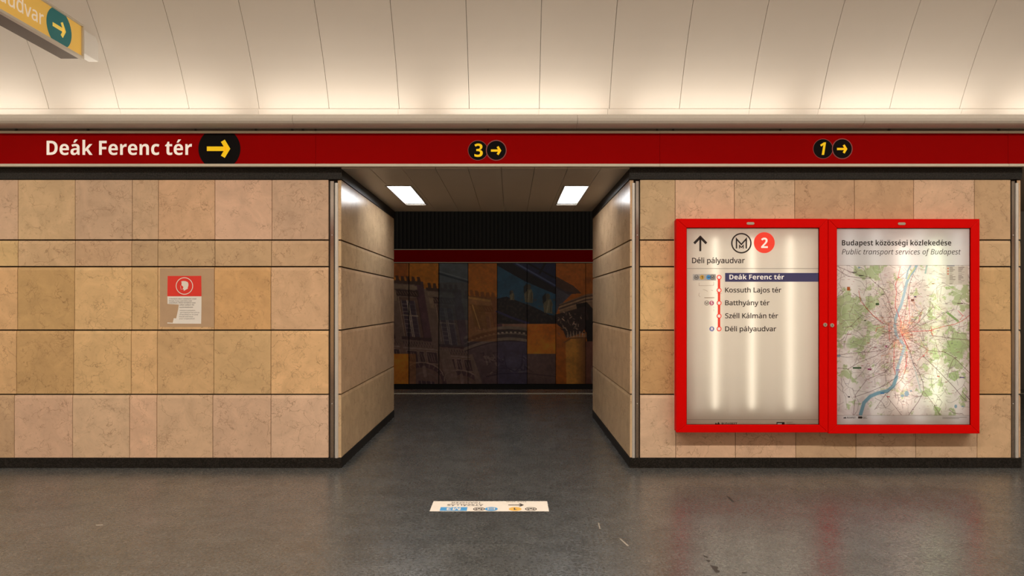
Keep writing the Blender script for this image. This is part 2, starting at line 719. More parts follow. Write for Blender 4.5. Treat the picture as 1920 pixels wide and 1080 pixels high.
# ------------------------------------------------------------------ setting: floor
rng = random.Random(11)
XL, XR = -9.0, 9.6
YF = 2 * VC_Y - D                     # stone face behind the camera
mb = MB()
mb.box(XL, XR, YF - .3, YE, -.25, 0)
struct(mb.build('floor', M['floor']))
mb = MB()
mb.box(XL, XR, YE + .01, YM + .2, -1.4, -1.2)
mb.box(XL, XR, YE - .2, YE - .005, -1.3, -.255)
struct(mb.build('track_bed', M['track']))
yl = H * F / 168
mb = MB()
mb.box(XL, XR, yl - .06, yl + .06, .0005, .003)
struct(mb.build('trim_1', M['line']))

def floor_plane(px, py, d=0.0):
    y = H * F / (py - PY)
    return ((px - PX) * y / F, y, d)


FL = bpy.data.objects['floor']
for nm, mt, polys in (('scuff_mark', pbr('floor_scuff', (.022, .020, .018), .5), (
        ((1318, 1041), (1328, 1044), (1327, 1046), (1320, 1044)), ((1322, 1049), (1333, 1051), (1328, 1054)),
        ((1331, 1059), (1346, 1063), (1345, 1068), (1350, 1071), (1348, 1074), (1342, 1074), (1337, 1068)),
        ((1391, 1073), (1401, 1073), (1400, 1075), (1391, 1075)), ((1362, 930), (1368, 932), (1378, 942), (1372, 941)))),
        ('scratch', pbr('pale_scratch', (.30, .26, .21), .6), (
        ((1121, 980), (1123, 980), (1126, 992), (1124, 992)), ((1160, 1009), (1164, 1010), (1180, 1024), (1176, 1024)),
        ((180, 984), (193, 983.5), (193, 985.5), (180, 986))))):
    for p in polys:
        mb = MB()
        mb.face([floor_plane(a, b, .0007) for a, b in p][::-1])
        mb.build(nm, mt, FL, org=(0, 0, 0))

# ------------------------------------------------------------------ setting: stone pillars
PINK, GOLD, TAN, OCHRE = (.69, .475, .32), (.71, .475, .245), (.63, .43, .26), (.63, .40, .185)
Z_ROWS = [(wz(858), wz(739.5)), (wz(739.5), wz(619)), (wz(619), wz(500)), (wz(500), wz(450)), (wz(450), wz(337))]
ROW_TONES = [(PINK, PINK, PINK, TAN), (GOLD, GOLD, TAN, OCHRE), (GOLD, OCHRE, TAN, GOLD), (TAN, GOLD, TAN), (TAN, PINK, TAN, PINK)]


def slab(mb, T, u0, u1, z0, z1, top):
    """one marble slab; T maps (along, outwards, up) to the world; its top edge is splayed back"""
    g, gz = .0024, .006
    u0, u1, z0 = u0 + g, u1 - g, z0 + (0 if z0 < .12 else gz)
    z1 -= gz if not top else .002
    base = rng.choice(slab.tones)
    k = rng.uniform(.90, 1.08)
    c = tuple(x * k * rng.uniform(.97, 1.03) for x in base) + (rng.random(),)
    th, ch = .03, (.0 if top else .027)
    P = lambda u, d, z: T(u, d, z)
    a = [P(u0, 0, z0), P(u1, 0, z0), P(u1, 0, z1 - ch), P(u0, 0, z1 - ch)]
    mb.face(a, 0, c)
    dd = -.0045 if ch else 0
    if ch:
        mb.face([P(u0, 0, z1 - ch), P(u1, 0, z1 - ch), P(u1, dd, z1), P(u0, dd, z1)], 0, c)
    mb.face([P(u0, dd, z1), P(u1, dd, z1), P(u1, -th, z1), P(u0, -th, z1)], 0, c)
    mb.face([P(u0, 0, z0), P(u0, -th, z0), P(u1, -th, z0), P(u1, 0, z0)], 0, c)
    for u in (u0, u1):
        s = [P(u, 0, z0), P(u, 0, z1 - ch), P(u, dd, z1), P(u, -th, z1), P(u, -th, z0)]
        if not ch:
            s.pop(1)
        mb.face(s if u == u1 else s[::-1], 0, c)


def clad(mb, T, joints, jamb=False):
    """joints: one list of u positions per row, bottom row first"""
    for r, (z0, z1) in enumerate(Z_ROWS):
        slab.tones = (TAN,) if jamb else ROW_TONES[r]
        js = joints[r] if isinstance(joints[0], (list, tuple)) else joints
        for a, b in zip(js[:-1], js[1:]):
            slab(mb, T, a, b, z0, z1, r == len(Z_ROWS) - 1)


def front_T(u, d, z):
    return (u, D - d, z)


def back_T(u, d, z):
    return (-u, YF + d, z)


def far_T(u, d, z):
    return (-u, Y2 + d, z)


def jamb_T(x, sgn):
    """jamb face at x, looking towards sgn*X"""
    return lambda u, d, z: (x + sgn * d, u, z)


Z_TOP, Z_BAND = wz(337), wz(314.5)


def pillar(name, fl, fr, jl, jr, joints, corner_l, corner_r):
    """fl..fr clad front, jl/jr the jamb faces"""
    mb = MB()
    core_l, core_r = jl + (.03 if corner_l else 0), jr - (.03 if corner_r else 0)
    y0, y1 = D + .03, Y2 - .03
    mb.box(core_l, core_r, y0, y1, 0, Z_BAND, 1)
    clad(mb, front_T, joints)
    if corner_l:
        clad(mb, jamb_T(jl, -1), [D + .004, Y2], True)
    if corner_r:
        clad(mb, jamb_T(jr, 1), [D + .004, Y2], True)
    n = max(2, int((jr - jl) / .6))
    clad(mb, far_T, [-(jr - (.0 if corner_r else 0)) + .03 + (jr - jl - .06) * k / n for k in range(n + 1)])
    o = struct(mb.build(name, [M['stone'], M['core']]))
    # black granite plinth and crowning band, laid in lengths
    for nm, z0, z1, off in (('baseboard', 0, wz(858.5), .004), ('lintel_band', Z_TOP + .003, Z_BAND, .008)):
        b = MB()
        xs = [jl - off]
        while xs[-1] < jr + off - .9:
            xs.append(xs[-1] + rng.uniform(.55, .8))
        xs.append(jr + off)
        for a, c in zip(xs[:-1], xs[1:]):
            b.box(a + .0008, c - .0008, D - off, D + .03, z0, z1)
        b.box(jl - off, jr + off, D + .031, Y2 + off, z0, z1)
        struct(b.build(nm + '_' + name.split('_')[1], M['granite']))
    return o


def corner(num, x0, x1, right):
    """two steel strips in the recess at a pillar's corner; x0..x1 the recess"""
    b = MB()
    z0, z1 = wz(859) + .001, wz(341)
    ww = x1 - x0
    fx = lambda t: x0 + ww * t if right else x1 - ww * t      # t=0 at the stone
    def strip(t0, t1, ya, yb, mat, za, zb):
        b.box(min(fx(t0), fx(t1)), max(fx(t0), fx(t1)), ya, yb, za, zb, mat)
    strip(.0, 1.0, D + .022, D + .029, 2, z0, z1)
    strip(.10, .46, D + .008, D + .020, 1, z0, z1 + .008)
    cx = fx(.74)
    b.cyl((cx, D + .012, z0), (cx, D + .012, z1 - .01), ww * .20, 20, 0)
    for z in (z1 - .47, z0 + .48):
        b.cyl((fx(.28), D + .009, z), (fx(.28), D + .005, z), .004, 10, 0)
    return struct(b.build('trim_%d' % num, [M['steel'], M['steel_polished'], M['dark']]))


JL_X, JR_X = wx(639.5), wx(1181.5)           # jamb faces of the passage
# left pillar: joints read off the photograph, continued beyond the frame
rowsL = []
for sh in ((27, 136, 243, 294, 399, 508, 614), (31, 138, 246, 295, 401, 508, 615), (33, 140, 247, 296, 402, 508, 616),
           (34, 141, 247, 296, 403, 509, 616), (34, 141, 248, 297, 403, 510, 617)):
    xs = [wx(p) for p in sh]
    while xs[0] > XL + .5:
        xs.insert(0, xs[0] - .505)
    xs[0] = XL
    xs[-1] = wx(616)
    rowsL.append(xs)
pillar('wall_left', XL, wx(616), XL, JL_X, rowsL, False, True)
corner(2, wx(617), wx(635.5), True)
rowsR = []
for sh in ((1200, 1267, 1379, 1492, 1605, 1717, 1832, 1896), (1200, 1266, 1378, 1491, 1603, 1715, 1830, 1896),
           (1200, 1266, 1378, 1491, 1603, 1715, 1829, 1895), (1200, 1266, 1377, 1490, 1602, 1714, 1828, 1895),
           (1200, 1266, 1377, 1490, 1602, 1713, 1827, 1895)):
    rowsR.append([wx(p) for p in sh])
JR2 = wx(1910) + .02
pillar('wall_right', wx(1200), wx(1896), JR_X, JR2, rowsR, True, True)
corner(3, wx(1184), wx(1199.5), False)
corner(4, wx(1896.5), wx(1912), True)
J3 = JR2 + (JR_X - JL_X)
xs3 = [J3 + .08 + (XR - J3 - .08) * k / 5 for k in range(6)]
pillar('wall_side', xs3[0], XR, J3, XR, xs3, True, False)
corner(5, J3 + .002, J3 + .078, False)

# wall behind the camera and added end walls that stop light escaping the hall
mb = MB()
mb.box(XL, XR, YF - .3, YF - .03, 0, Z_BAND + .4, 1)
n = 36
clad(mb, back_T, [-XR + (XR - XL) * k / n for k in range(n + 1)])
struct(mb.build('wall_front', [M['stone'], M['core']]))
mb = MB()
mb.box(XL, XR, YF - .03, YF + .004, 0, wz(858.5))
struct(mb.build('baseboard_front', M['granite']))
mb = MB()
mb.box(XL - .2, XL, YF - .6, YM + .3, -1.3, 5.6)
mb.box(XR, XR + .2, YF - .6, YM + .3, -1.3, 5.6)
struct(mb.build('wall_end_added', M['cornice']))

# ------------------------------------------------------------------ setting: vault, cove, lintel
mb = MB()
PW = .633
a0 = math.asin((3.03 - VC_Z) / VR)
NA = 64
angs = np.linspace(a0, math.pi - a0, NA + 1)
k0 = math.floor((XL + .372) / PW)
g = .002
x = -.372 + PW * k0
while x < XR:
    xa, xb = max(x + g, XL), min(x + PW - g, XR)
    rows = []
    for t in angs:
        c, s = math.cos(t), math.sin(t)
        rows.append([(xx, VC_Y + rr * c, VC_Z + rr * s) for xx, rr in
                     ((xa, VR + .02), (xa, VR + .001), (xa + .002, VR), (xb - .002, VR), (xb, VR + .001), (xb, VR + .02))])
    for r0, r1 in zip(rows[:-1], rows[1:]):
        for j in range(5):
            mb.face([r0[j], r0[j + 1], r1[j + 1], r1[j]])
    x += PW
# backing shell
for t0, t1 in zip(angs[:-1], angs[1:]):
    p = lambda xx, t: (xx, VC_Y + (VR + .02) * math.cos(t), VC_Z + (VR + .02) * math.sin(t))
    q = lambda xx, t: (xx, VC_Y + (VR + .12) * math.cos(t), VC_Z + (VR + .12) * math.sin(t))
    mb.face([p(XL, t0), p(XR, t0), p(XR, t1), p(XL, t1)], 1)
    mb.face([q(XL, t0), q(XR, t0), q(XR, t1), q(XL, t1)], 1)
struct(mb.build('ceiling', [M['vault'], M['dark']]))


def mirror(prof):
    return [(2 * VC_Y - y, z) for y, z in prof][::-1]


def vy(z):
    return VC_Y + math.sqrt(VR ** 2 - (z - VC_Z) ** 2)


skirt = [(vy(3.02) - .004, 3.02), (vy(3.207) - .014, 3.207), (vy(3.212) - .010, 3.212), (vy(3.213) + .01, 3.213), (vy(3.02) + .02, 3.02)]
prof = [(5.945, 3.070), (5.925, 3.080), (5.905, 3.077), (5.890, 3.062), (5.884, 3.040), (5.888, 3.018), (5.902, 3.000),
        (5.925, 2.989), (5.960, 2.985), (D + .22, 2.985), (D + .22, 3.03), (5.945, 3.03)]
for nm, pf, js in (('trim_6', skirt, [wx(p, 6.24) for p in (-29, 228, 486, 747, 1010, 1139, 1403, 1532, 1800)]),
                   ('trim_7', prof, [wx(p, 5.885) for p in (548, 1083, 1622)])):
    for side in (0, 1):
        mb = MB()
        ed = [XL] + sorted(j for j in js if XL < j < XR) + [XR]
        if side:
            ed = [XL, XR]
        for a, b in zip(ed[:-1], ed[1:]):
            mb.extrude_x(mirror(pf) if side else pf, a + .0012, b - .0012)
        o = mb.build(nm if not side else 'trim_%d' % (int(nm[-1]) + 4), M['vault'] if nm == 'trim_6' else M['cornice'])
        struct(o)

YB = D - .06                                # face of the red sign band
mb = MB()                                   # lintel beam carrying band and cornice
mb.box(XL, XR, YB + .03, YB + .08, Z_BAND + .002, 2.984)
mb.box(XL, XR, YB + .08, Y2, Z_BAND + .07, 2.984)
mb.box(XL, XR, YB + .006, YB + .03, 2.962, 2.984)
for px in (-120, 30, 165, 367, 480, 548, 568, 592, 915, 1232, 1262, 1463, 1667, 1873):
    xx = wx(px, YB)
    mb.box(xx - .008, xx + .008, YB - .006, YB + .006, 2.966, 2.982, 1)
struct(mb.build('lintel', [M['recess'], M['dark']]))
mb = MB()
mb.box(XL, XR, YF - .3, YF - .02, Z_BAND, 2.984)
struct(mb.build('lintel_front', M['red_band']))

# passage ceilings of long metal panels
def passage_ceiling(name, xa, xb, seams, holes):
    mb = MB()
    z = Z_BAND - .014
    ed = [xa] + seams + [xb]
    for a, b in zip(ed[:-1], ed[1:]):
        a, b = a + .002, b - .002
        cuts = [h for h in holes if h[0] < b and h[1] > a]
        if not cuts:
            mb.box(a, b, YB + .032, Y2, z, z + .012)
            continue
        for h in cuts:
            mb.box(a, b, YB + .032, h[2], z, z + .012)
            mb.box(a, b, h[3], Y2, z, z + .012)
            if a < h[0]:
                mb.box(a, h[0], h[2], h[3], z, z + .012)
            if b > h[1]:
                mb.box(h[1], b, h[2], h[3], z, z + .012)
    return struct(mb.build(name, M['soffit']))


LAMPS = [(-1.245, -1.010, 6.94, 8.24), (.553, .788, 6.94, 8.24)]
LAMP_Z = Z_BAND - .014
passage_ceiling('ceiling_passage', JL_X + .008, JR_X - .008, [wx(p) for p in (695, 755, 817, 878, 940, 1002, 1064, 1126)], LAMPS)
passage_ceiling('ceiling_side', JR2, J3, [JR2 + .32 * k for k in range(1, 8)], [])

# ------------------------------------------------------------------ setting: platform and track wall
mb = MB()
mb.box(XL, XR, YM, YM + .2, -1.3, 5.0)
zb, zr = wz(467, YM), wz(493, YM)
xx = XL
while xx < XR:                              # ribbed black lining above the red strip
    mb.box(xx, xx + .05, YM - .035, YM, zb + .01, 4.6)
    xx += .085
mb.box(XL, XR, YM - .06, YM, -1.3, wz(720, YM))
struct(mb.build('wall_back', M['black_rib']))
mb = MB()
pts = [(Y2 + .0, 3.0), (Y2 + .2, 3.9), (Y2 + 1.2, 4.7), (Y2 + 3, 5.0), (YM - 1.2, 4.9), (YM + .1, 4.4)]
for (ya, za), (yb, zb_) in zip(pts[:-1], pts[1:]):
    mb.hexa([(XL, ya, za), (XR, ya, za), (XR, yb, zb_), (XL, yb, zb_),
             (XL, ya, za + .15), (XR, ya, za + .15), (XR, yb, zb_ + .15), (XL, yb, zb_ + .15)])
struct(mb.build('ceiling_platform', M['plat_ceiling']))

zb = wz(467, YM)
t = thing('wall_band', (0, YM - .03, zr), 'long dark red strip on the far track wall above the mural', 'wall band')
mb = MB()
mb.box(XL + .05, XR - .05, YM - .03, YM - .001, zr + .02, zb - .02)
mb.build('panel', M['red_band'], t)
for z in (zr, zb - .022):
    mb = MB()
    mb.box(XL + .05, XR - .05, YM - .038, YM - .001, z, z + .018)
    mb.build('edge_strip', M['alu'], t)


# ------------------------------------------------------------------ printed canvases (numpy painting of flat prints)
class Canvas:
    def __init__(self, x0, y0, x1, y1, res, bg):
        self.x0, self.y0, self.res = x0, y0, res
        self.w, self.h = int(round((x1 - x0) * res)) + 1, int(round((y1 - y0) * res)) + 1
        self.a = np.empty((self.h, self.w, 3))
        self.a[:] = bg
        self.X, self.Y = np.meshgrid(x0 + np.arange(self.w) / res, y0 + np.arange(self.h) / res)

    def blend(self, mask, col, al=1.0):
        k = (np.clip(mask, 0, 1) * al)[..., None]
        self.a = self.a * (1 - k) + np.array(col, float) * k

    def win(self, pts, pad):
        p = np.array(pts, float)
        i0 = max(int((p[:, 0].min() - pad - self.x0) * self.res), 0)
        i1 = min(int((p[:, 0].max() + pad - self.x0) * self.res) + 2, self.w)
        j0 = max(int((p[:, 1].min() - pad - self.y0) * self.res), 0)
        j1 = min(int((p[:, 1].max() + pad - self.y0) * self.res) + 2, self.h)
        return (slice(j0, j1), slice(i0, i1)) if i1 > i0 and j1 > j0 else None

    def poly(self, pts, col, al=1.0):
        s = self.win(pts, 1)
        if s is None:
            return
        X, Y = self.X[s], self.Y[s]
        ins = np.zeros(X.shape, bool)
        n = len(pts)
        for i in range(n):
            (xa, ya), (xb, yb) = pts[i], pts[(i + 1) % n]
            if ya == yb:
                continue
            c = ((ya > Y) != (yb > Y)) & (X < (xb - xa) * (Y - ya) / (yb - ya) + xa)
            ins ^= c
        k = (ins * al)[..., None]
        self.a[s] = self.a[s] * (1 - k) + np.array(col, float) * k

    def line(self, pts, wd, col, al=1.0, soft=.5):
        for (xa, ya), (xb, yb) in zip(pts[:-1], pts[1:]):
            s = self.win([(xa, ya), (xb, yb)], wd + 2)
            if s is None:
                continue
            X, Y = self.X[s], self.Y[s]
            dx, dy = xb - xa, yb - ya
            q = np.clip(((X - xa) * dx + (Y - ya) * dy) / max(dx * dx + dy * dy, 1e-9), 0, 1)
            dist = np.hypot(X - xa - q * dx, Y - ya - q * dy)
            k = (np.clip((wd / 2 - dist) / soft + .5, 0, 1) * al)[..., None]
            self.a[s] = self.a[s] * (1 - k) + np.array(col, float) * k

    def rect(self, x0, y0, x1, y1, col, al=1.0):
        self.poly([(x0, y0), (x1, y0), (x1, y1), (x0, y1)], col, al)

    def ell(self, cx, cy, rx, ry, col, al=1.0, soft=.15):
        m = np.clip((1 - np.hypot((self.X - cx) / rx, (self.Y - cy) / ry)) / soft, 0, 1)
        self.blend(m, col, al)

    def noise(self, scale, seed, octv=4):
        r = np.random.RandomState(seed)
        out = np.zeros(self.X.shape)
        amp, tot = 1.0, 0
        for o in range(octv):
            s = scale / 2 ** o
            gx, gy = (self.X - self.x0) / s, (self.Y - self.y0) / s
            gw, gh = int(gx.max()) + 3, int(gy.max()) + 3
            gr = r.rand(gh, gw)
            ix, iy = gx.astype(int), gy.astype(int)
            fx, fy = gx - ix, gy - iy
            fx, fy = fx * fx * (3 - 2 * fx), fy * fy * (3 - 2 * fy)
            v = (gr[iy, ix] * (1 - fx) * (1 - fy) + gr[iy, ix + 1] * fx * (1 - fy) +
                 gr[iy + 1, ix] * (1 - fx) * fy + gr[iy + 1, ix + 1] * fx * fy)
            out += amp * v
            tot += amp
            amp *= .5
        return out / tot

    def mesh(self, name, plane, mat, parent, x0, x1, gain=1.0, d=0.0):
        """grid mesh of the canvas columns between x0 and x1"""
        i0, i1 = int(round((x0 - self.x0) * self.res)), int(round((x1 - self.x0) * self.res))
        i0, i1 = max(i0, 0), min(i1, self.w - 1)
        W, Hh = i1 - i0 + 1, self.h
        org = np.array(ORG[parent.name])
        us = self.x0 + np.arange(i0, i1 + 1) / self.res
        vs = self.y0 + np.arange(Hh) / self.res
        co = np.array([plane(u, v, d) for v in vs for u in us], float) - org
        me = bpy.data.meshes.new(name)
        idx = np.arange(W * Hh).reshape(Hh, W)
        q = np.stack([idx[:-1, :-1], idx[1:, :-1], idx[1:, 1:], idx[:-1, 1:]], -1).reshape(-1, 4)
        me.vertices.add(W * Hh)
        me.vertices.foreach_set('co', co.ravel())
        me.loops.add(q.size)
        me.loops.foreach_set('vertex_index', q.ravel())
        me.polygons.add(len(q))
        me.polygons.foreach_set('loop_start', np.arange(0, q.size, 4))
        me.update(calc_edges=True)
        a = me.color_attributes.new('print', 'FLOAT_COLOR', 'POINT')
        c = np.clip(self.a[:, i0:i1 + 1], 0, 255) / 255
        c = np.where(c <= .04045, c / 12.92, ((c + .055) / 1.055) ** 2.4) * gain
        rgba = np.ones((W * Hh, 4), np.float32)
        rgba[:, :3] = np.clip(c.reshape(-1, 3), 0, .92)
        a.data.foreach_set('color', rgba.ravel())
        me.materials.append(mat)
        o = bpy.data.objects.new(name, me)
        COL.objects.link(o)
        o.parent = parent
        ORG[o.name] = tuple(org)
        return o


# ------------------------------------------------------------------ the mural on the track wall
def paint_mural():
    c = Canvas(655, 494, 1205, 720, 1.25, (70, 50, 42))
    n1, n2, n3 = c.noise(60, 3), c.noise(14, 4), c.noise(4, 9, 2)
    seams = [655, 712, 767, 823, 878, 932, 988, 1042, 1098, 1152, 1205]
    OR, BR, BL, NV, PU = (88, 52, 14), (70, 36, 12), (28, 34, 40), (12, 18, 34), (44, 34, 34)
    # facade ground tone, orange sky
    c.rect(655, 494, 935, 720, (56, 44, 38))
    c.rect(655, 494, 823, 600, OR)
    c.rect(655, 494, 765, 520, (76, 40, 14))
    c.rect(878, 494, 932, 720, OR)
    c.blend(np.clip((c.Y - 590) / 40, 0, 1) * (c.X > 878) * (c.X < 932), (52, 42, 34))
    c.blend((c.X > 878) * (c.X < 932) * np.clip((n1 - .45) * 5, 0, 1), (72, 36, 10), .6)

    def bay(ox, oy):
        """one leaning bay of the old facade: crest, frieze, window, cornice, carved base"""
        P = lambda u, v: (ox + u + .16 * v, oy + v + .07 * u)
        q = lambda *p: [P(*a) for a in p]
        c.poly(q((-12, 12), (46, 12), (46, 125), (-12, 125)), (55, 45, 40))
        c.poly(q((40, 8), (57, 8), (57, 125), (40, 125)), (40, 27, 31))
        for k in range(6):
            c.poly(q((-3 + k * 10, 0), (2 + k * 10, 0), (3 + k * 10, 10), (-4 + k * 10, 10)), (36, 22, 16))
        c.poly(q((-8, 9), (52, 9), (52, 15), (-8, 15)), (34, 24, 20))
        c.poly(q((-6, 17), (44, 17), (44, 24), (-6, 24)), (62, 52, 44))
        c.poly(q((2, 26), (45, 26), (45, 38), (2, 38)), (30, 21, 20))
        for k in range(8):
            c.line(q((4 + k * 5, 29), (7 + k * 5, 35)), 1.3, (66, 52, 44), .7)
        c.poly(q((-5, 28), (3, 28), (3, 48), (-5, 48)), (66, 55, 45))
        c.poly(q((6, 40), (42, 40), (42, 116), (6, 116)), (46, 34, 30))
        c.poly(q((10, 46), (36, 46), (36, 116), (10, 116)), (30, 24, 30))
        for u, al in ((10, .5), (21, .9), (24, .9), (35, .35)):
            c.line(q((u, 46), (u, 116)), 1.8, (86, 78, 70), al)
        for v in (53, 60, 67, 82, 90, 98, 106):
            c.line(q((11, v), (21, v)), 1.0, (74, 66, 62), .8)
            c.line(q((25, v), (34, v)), .8, (48, 42, 44), .7)
        c.line(q((9, 74), (37, 74)), 2.2, (78, 69, 60), .9)
        c.line(q((6, 40), (6, 116)), 1.4, (76, 64, 54))
        c.line(q((42, 40), (42, 116)), 1.6, (28, 18, 20))
        c.poly(q((0, 114), (66, 114), (66, 120), (0, 120)), (28, 20, 20))
        c.poly(q((0, 121), (64, 121), (64, 133), (0, 133)), (52, 42, 38))
        for k in range(13):
            c.line(q((2 + k * 5, 124), (5 + k * 5, 131)), 1.4, (26, 19, 20), .8)
            c.line(q((5 + k * 5, 123), (3 + k * 5, 131)), 1.0, (78, 66, 58), .6)
        c.poly(q((0, 134), (64, 134), (64, 137), (0, 137)), (74, 63, 55))
        for u in (5, 28, 42):
            ww = 20 if u != 28 else 10
            c.poly(q((u, 140), (u + ww, 140), (u + ww, 162), (u, 162)), (30, 22, 23))
            c.line(q((u, 140), (u + ww, 140), (u + ww, 162), (u, 162), (u, 140)), 1.4, (76, 64, 56))
            for k in range(3):
                c.line(q((u + 3 + k * 5, 144), (u + 6 + k * 4, 158)), 1.4, (66, 55, 50), .8)
        arc = [(33 + 34 * math.cos(a), 188 - 22 * math.sin(a)) for a in np.linspace(0, math.pi, 14)]
        c.line([P(*a) for a in arc], 9, (34, 25, 26))
        c.line([P(u, v - 5) for u, v in arc], 2, (82, 70, 60))
        for a in np.linspace(.4, 2.7, 9):
            c.line([P(33 + 31 * math.cos(a), 188 - 19 * math.sin(a)), P(33 + 37 * math.cos(a), 188 - 25 * math.sin(a))], 1.4, (70, 58, 52), .8)
        arc = [(33 + 24 * math.cos(a), 200 - 20 * math.sin(a)) for a in np.linspace(0, math.pi, 12)]
        c.line([P(*a) for a in arc], 3, (60, 50, 44))
        c.poly(q((18, 196), (48, 196), (48, 235), (18, 235)), (24, 20, 24))
        c.line(q((33, 170), (33, 186)), 6, (74, 62, 54))
        for u in (24, 33, 42):
            c.line(q((u, 196), (u, 235)), 1.4, (72, 62, 54))

    for k, oy in ((-1, 510), (0, 516), (1, 530.5), (2, 545)):
        bay(735 + 70 * k, oy)
    c.poly([(822, 655), (842, 655), (862, 720), (838, 720)], (66, 56, 48), .8)
    c.poly([(880, 665), (896, 665), (912, 720), (893, 720)], (64, 54, 46), .9)
    c.ell(897, 670, 4, 5, (34, 26, 26))
    # curved pediment across panels three to five
    c.poly([(878, 640), (932, 622), (988, 616), (1042, 624), (1042, 720), (905, 720), (886, 664), (878, 664)], (42, 34, 36))
    for off, wd, col in ((0, 5, (58, 50, 44)), (6, 6, (24, 19, 20)), (12, 2.5, (60, 52, 46)), (15, 6, (30, 25, 27)), (21, 5, (60, 52, 46)), (25, 1.5, (20, 16, 18))):
        c.line([(872 + t, 644 + off - 30 * math.sin(math.pi * min(t + 25, 190) / 215)) for t in range(0, 172, 8)], wd, col)
    for t in range(4, 170, 8):
        y = 653 - 30 * math.sin(math.pi * min(t + 25, 190) / 215)
        c.rect(872 + t, y - 1.5, 876 + t, y + 1.5, (78, 68, 60))
    # carved relief under the pediment
    r = np.random.RandomState(5)
    for k in range(46):
        a, b = r.uniform(905, 990), r.uniform(664, 700)
        c.line([(a, b), (a + r.uniform(-7, 7), b + r.uniform(-6, 6)), (a + r.uniform(-12, 12), b + r.uniform(-8, 8))], r.uniform(1, 2.6),
               [(72, 62, 56), (22, 17, 20)][k % 2], .7)
    c.ell(962, 676, 17, 18, (50, 43, 46), .9)
    c.line([(945, 668), (950, 690), (966, 696), (978, 686), (980, 664)], 1.8, (24, 20, 24))
    c.line([(912, 706), (940, 700), (990, 700), (1042, 706)], 2, (20, 16, 20))
    # blue glass tone over single panels
    for (x0, y0, x1, y1, col, al) in ((823, 494, 878, 600, BL, .72), (823, 600, 878, 650, BL, .35), (932, 640, 988, 720, (26, 26, 46), .55),
                                      (823, 494, 878, 530, (38, 46, 52), .5), (988, 663, 1042, 720, (46, 34, 32), .6)):
        c.rect(x0, y0, x1, y1, col, al)
    c.line([(823, 513), (878, 529)], 3, (20, 26, 32))
    c.line([(823, 509), (878, 525)], 1.5, (50, 56, 60))
    c.rect(878, 494, 932, 640, (80, 44, 12), .55)
    c.blend((c.X > 878) * (c.X < 932) * np.clip((560 - c.Y) / 70, 0, 1), (84, 46, 12), .8)
    # faded bay on the orange panel
    for k in range(5):
        c.rect(881 + k * 10, 543 + k * 2, 886 + k * 10, 552 + k * 2, (58, 32, 12), .8)
    c.poly([(878, 556), (920, 562), (920, 566), (878, 560)], (92, 68, 34), .7)
    c.poly([(882, 570), (908, 574), (914, 618), (890, 612)], (60, 38, 16), .7)
    c.line([(886, 572), (900, 616)], 2, (98, 74, 40), .8)
    # night sky block with the statue group
    c.rect(932, 494, 1042, 607, (16, 36, 50))
    c.poly([(932, 494), (960, 494), (1042, 540), (1042, 552), (985, 528), (932, 498)], (8, 9, 14))
    c.poly([(960, 494), (1042, 494), (1042, 540)], (14, 17, 32))
    c.line([(968, 494), (1042, 536)], 3, (34, 40, 58))
    c.line([(990, 494), (1042, 522)], 3, (7, 8, 14))
    c.line([(1012, 512), (1022, 494)], 4, (8, 9, 14))
    c.poly([(932, 560), (950, 556), (975, 566), (1000, 575), (1030, 590), (1042, 592), (1042, 607), (932, 607)], (10, 10, 14))
    c.blend(((c.Y > 560) & (c.Y < 607) & (c.X > 932) & (c.X < 1042)) * np.clip((n3 - .5) * 4, 0, 1), (30, 26, 24), .5)
    c.line([(932, 584), (960, 596), (990, 606)], 4, (20, 20, 38))
    def figure(x, y, s):
        c.poly([(x - 7 * s, y + 34 * s), (x - 9 * s, y + 16 * s), (x - 4 * s, y + 9 * s), (x + 6 * s, y + 9 * s), (x + 9 * s, y + 18 * s), (x + 8 * s, y + 36 * s)], (46, 44, 36))
        c.ell(x, y + 4 * s, 5.2 * s, 6.5 * s, (34, 32, 28), 1, .3)
        c.poly([(x - 10 * s, y + 4 * s), (x - 4 * s, y - 3 * s), (x - 3 * s, y + 12 * s), (x - 9 * s, y + 18 * s)], (14, 16, 18))
        c.line([(x + 2 * s, y + 12 * s), (x - 2 * s, y + 34 * s)], 2 * s, (66, 62, 50), .8)
        c.line([(x + 6 * s, y + 14 * s), (x + 5 * s, y + 32 * s)], 1.6 * s, (20, 20, 18), .8)
    figure(991, 534, .95)
    figure(1027, 552, 1.0)
    figure(960, 545, .5)
    # orange square, column
    c.rect(988, 607, 1042, 663, (104, 60, 16))
    c.blend(((c.X > 988) & (c.X < 1042) & (c.Y > 607) & (c.Y < 663)) * np.clip((n1 - .5) * 4, 0, 1), (86, 42, 10), .7)
    c.rect(1042, 494, 1205, 720, (80, 42, 14))
    c.blend((c.X > 1042) * np.clip((n1 - .42) * 4, 0, 1) * (c.Y < 560), (52, 28, 14), .9)
    c.poly([(1042, 536), (1060, 546), (1075, 548), (1048, 575), (1042, 590)], (22, 30, 44), .8)
    c.poly([(1042, 518), (1075, 536), (1090, 550), (1065, 552), (1042, 540)], (24, 20, 22), .8)
    c.poly([(1048, 571), (1098, 552), (1205, 538), (1205, 600), (1050, 592)], (60, 46, 36))
    for k, (wd, col) in enumerate(((1.5, (26, 18, 16)), (1.5, (84, 66, 50)), (2, (30, 22, 20)), (1.4, (76, 60, 46)))):
        c.line([(1048, 573 + k * 3.2), (1098, 556 + k * 3.2), (1205, 542 + k * 3.2)], wd, col)
    c.poly([(1080, 570), (1100, 566), (1112, 580), (1205, 576), (1205, 720), (1120, 720), (1112, 640), (1085, 605)], (14, 10, 10))
    # capital
    c.poly([(1040, 590), (1098, 574), (1104, 600), (1092, 624), (1062, 634), (1054, 616), (1042, 606)], (22, 16, 16))
    r = np.random.RandomState(8)
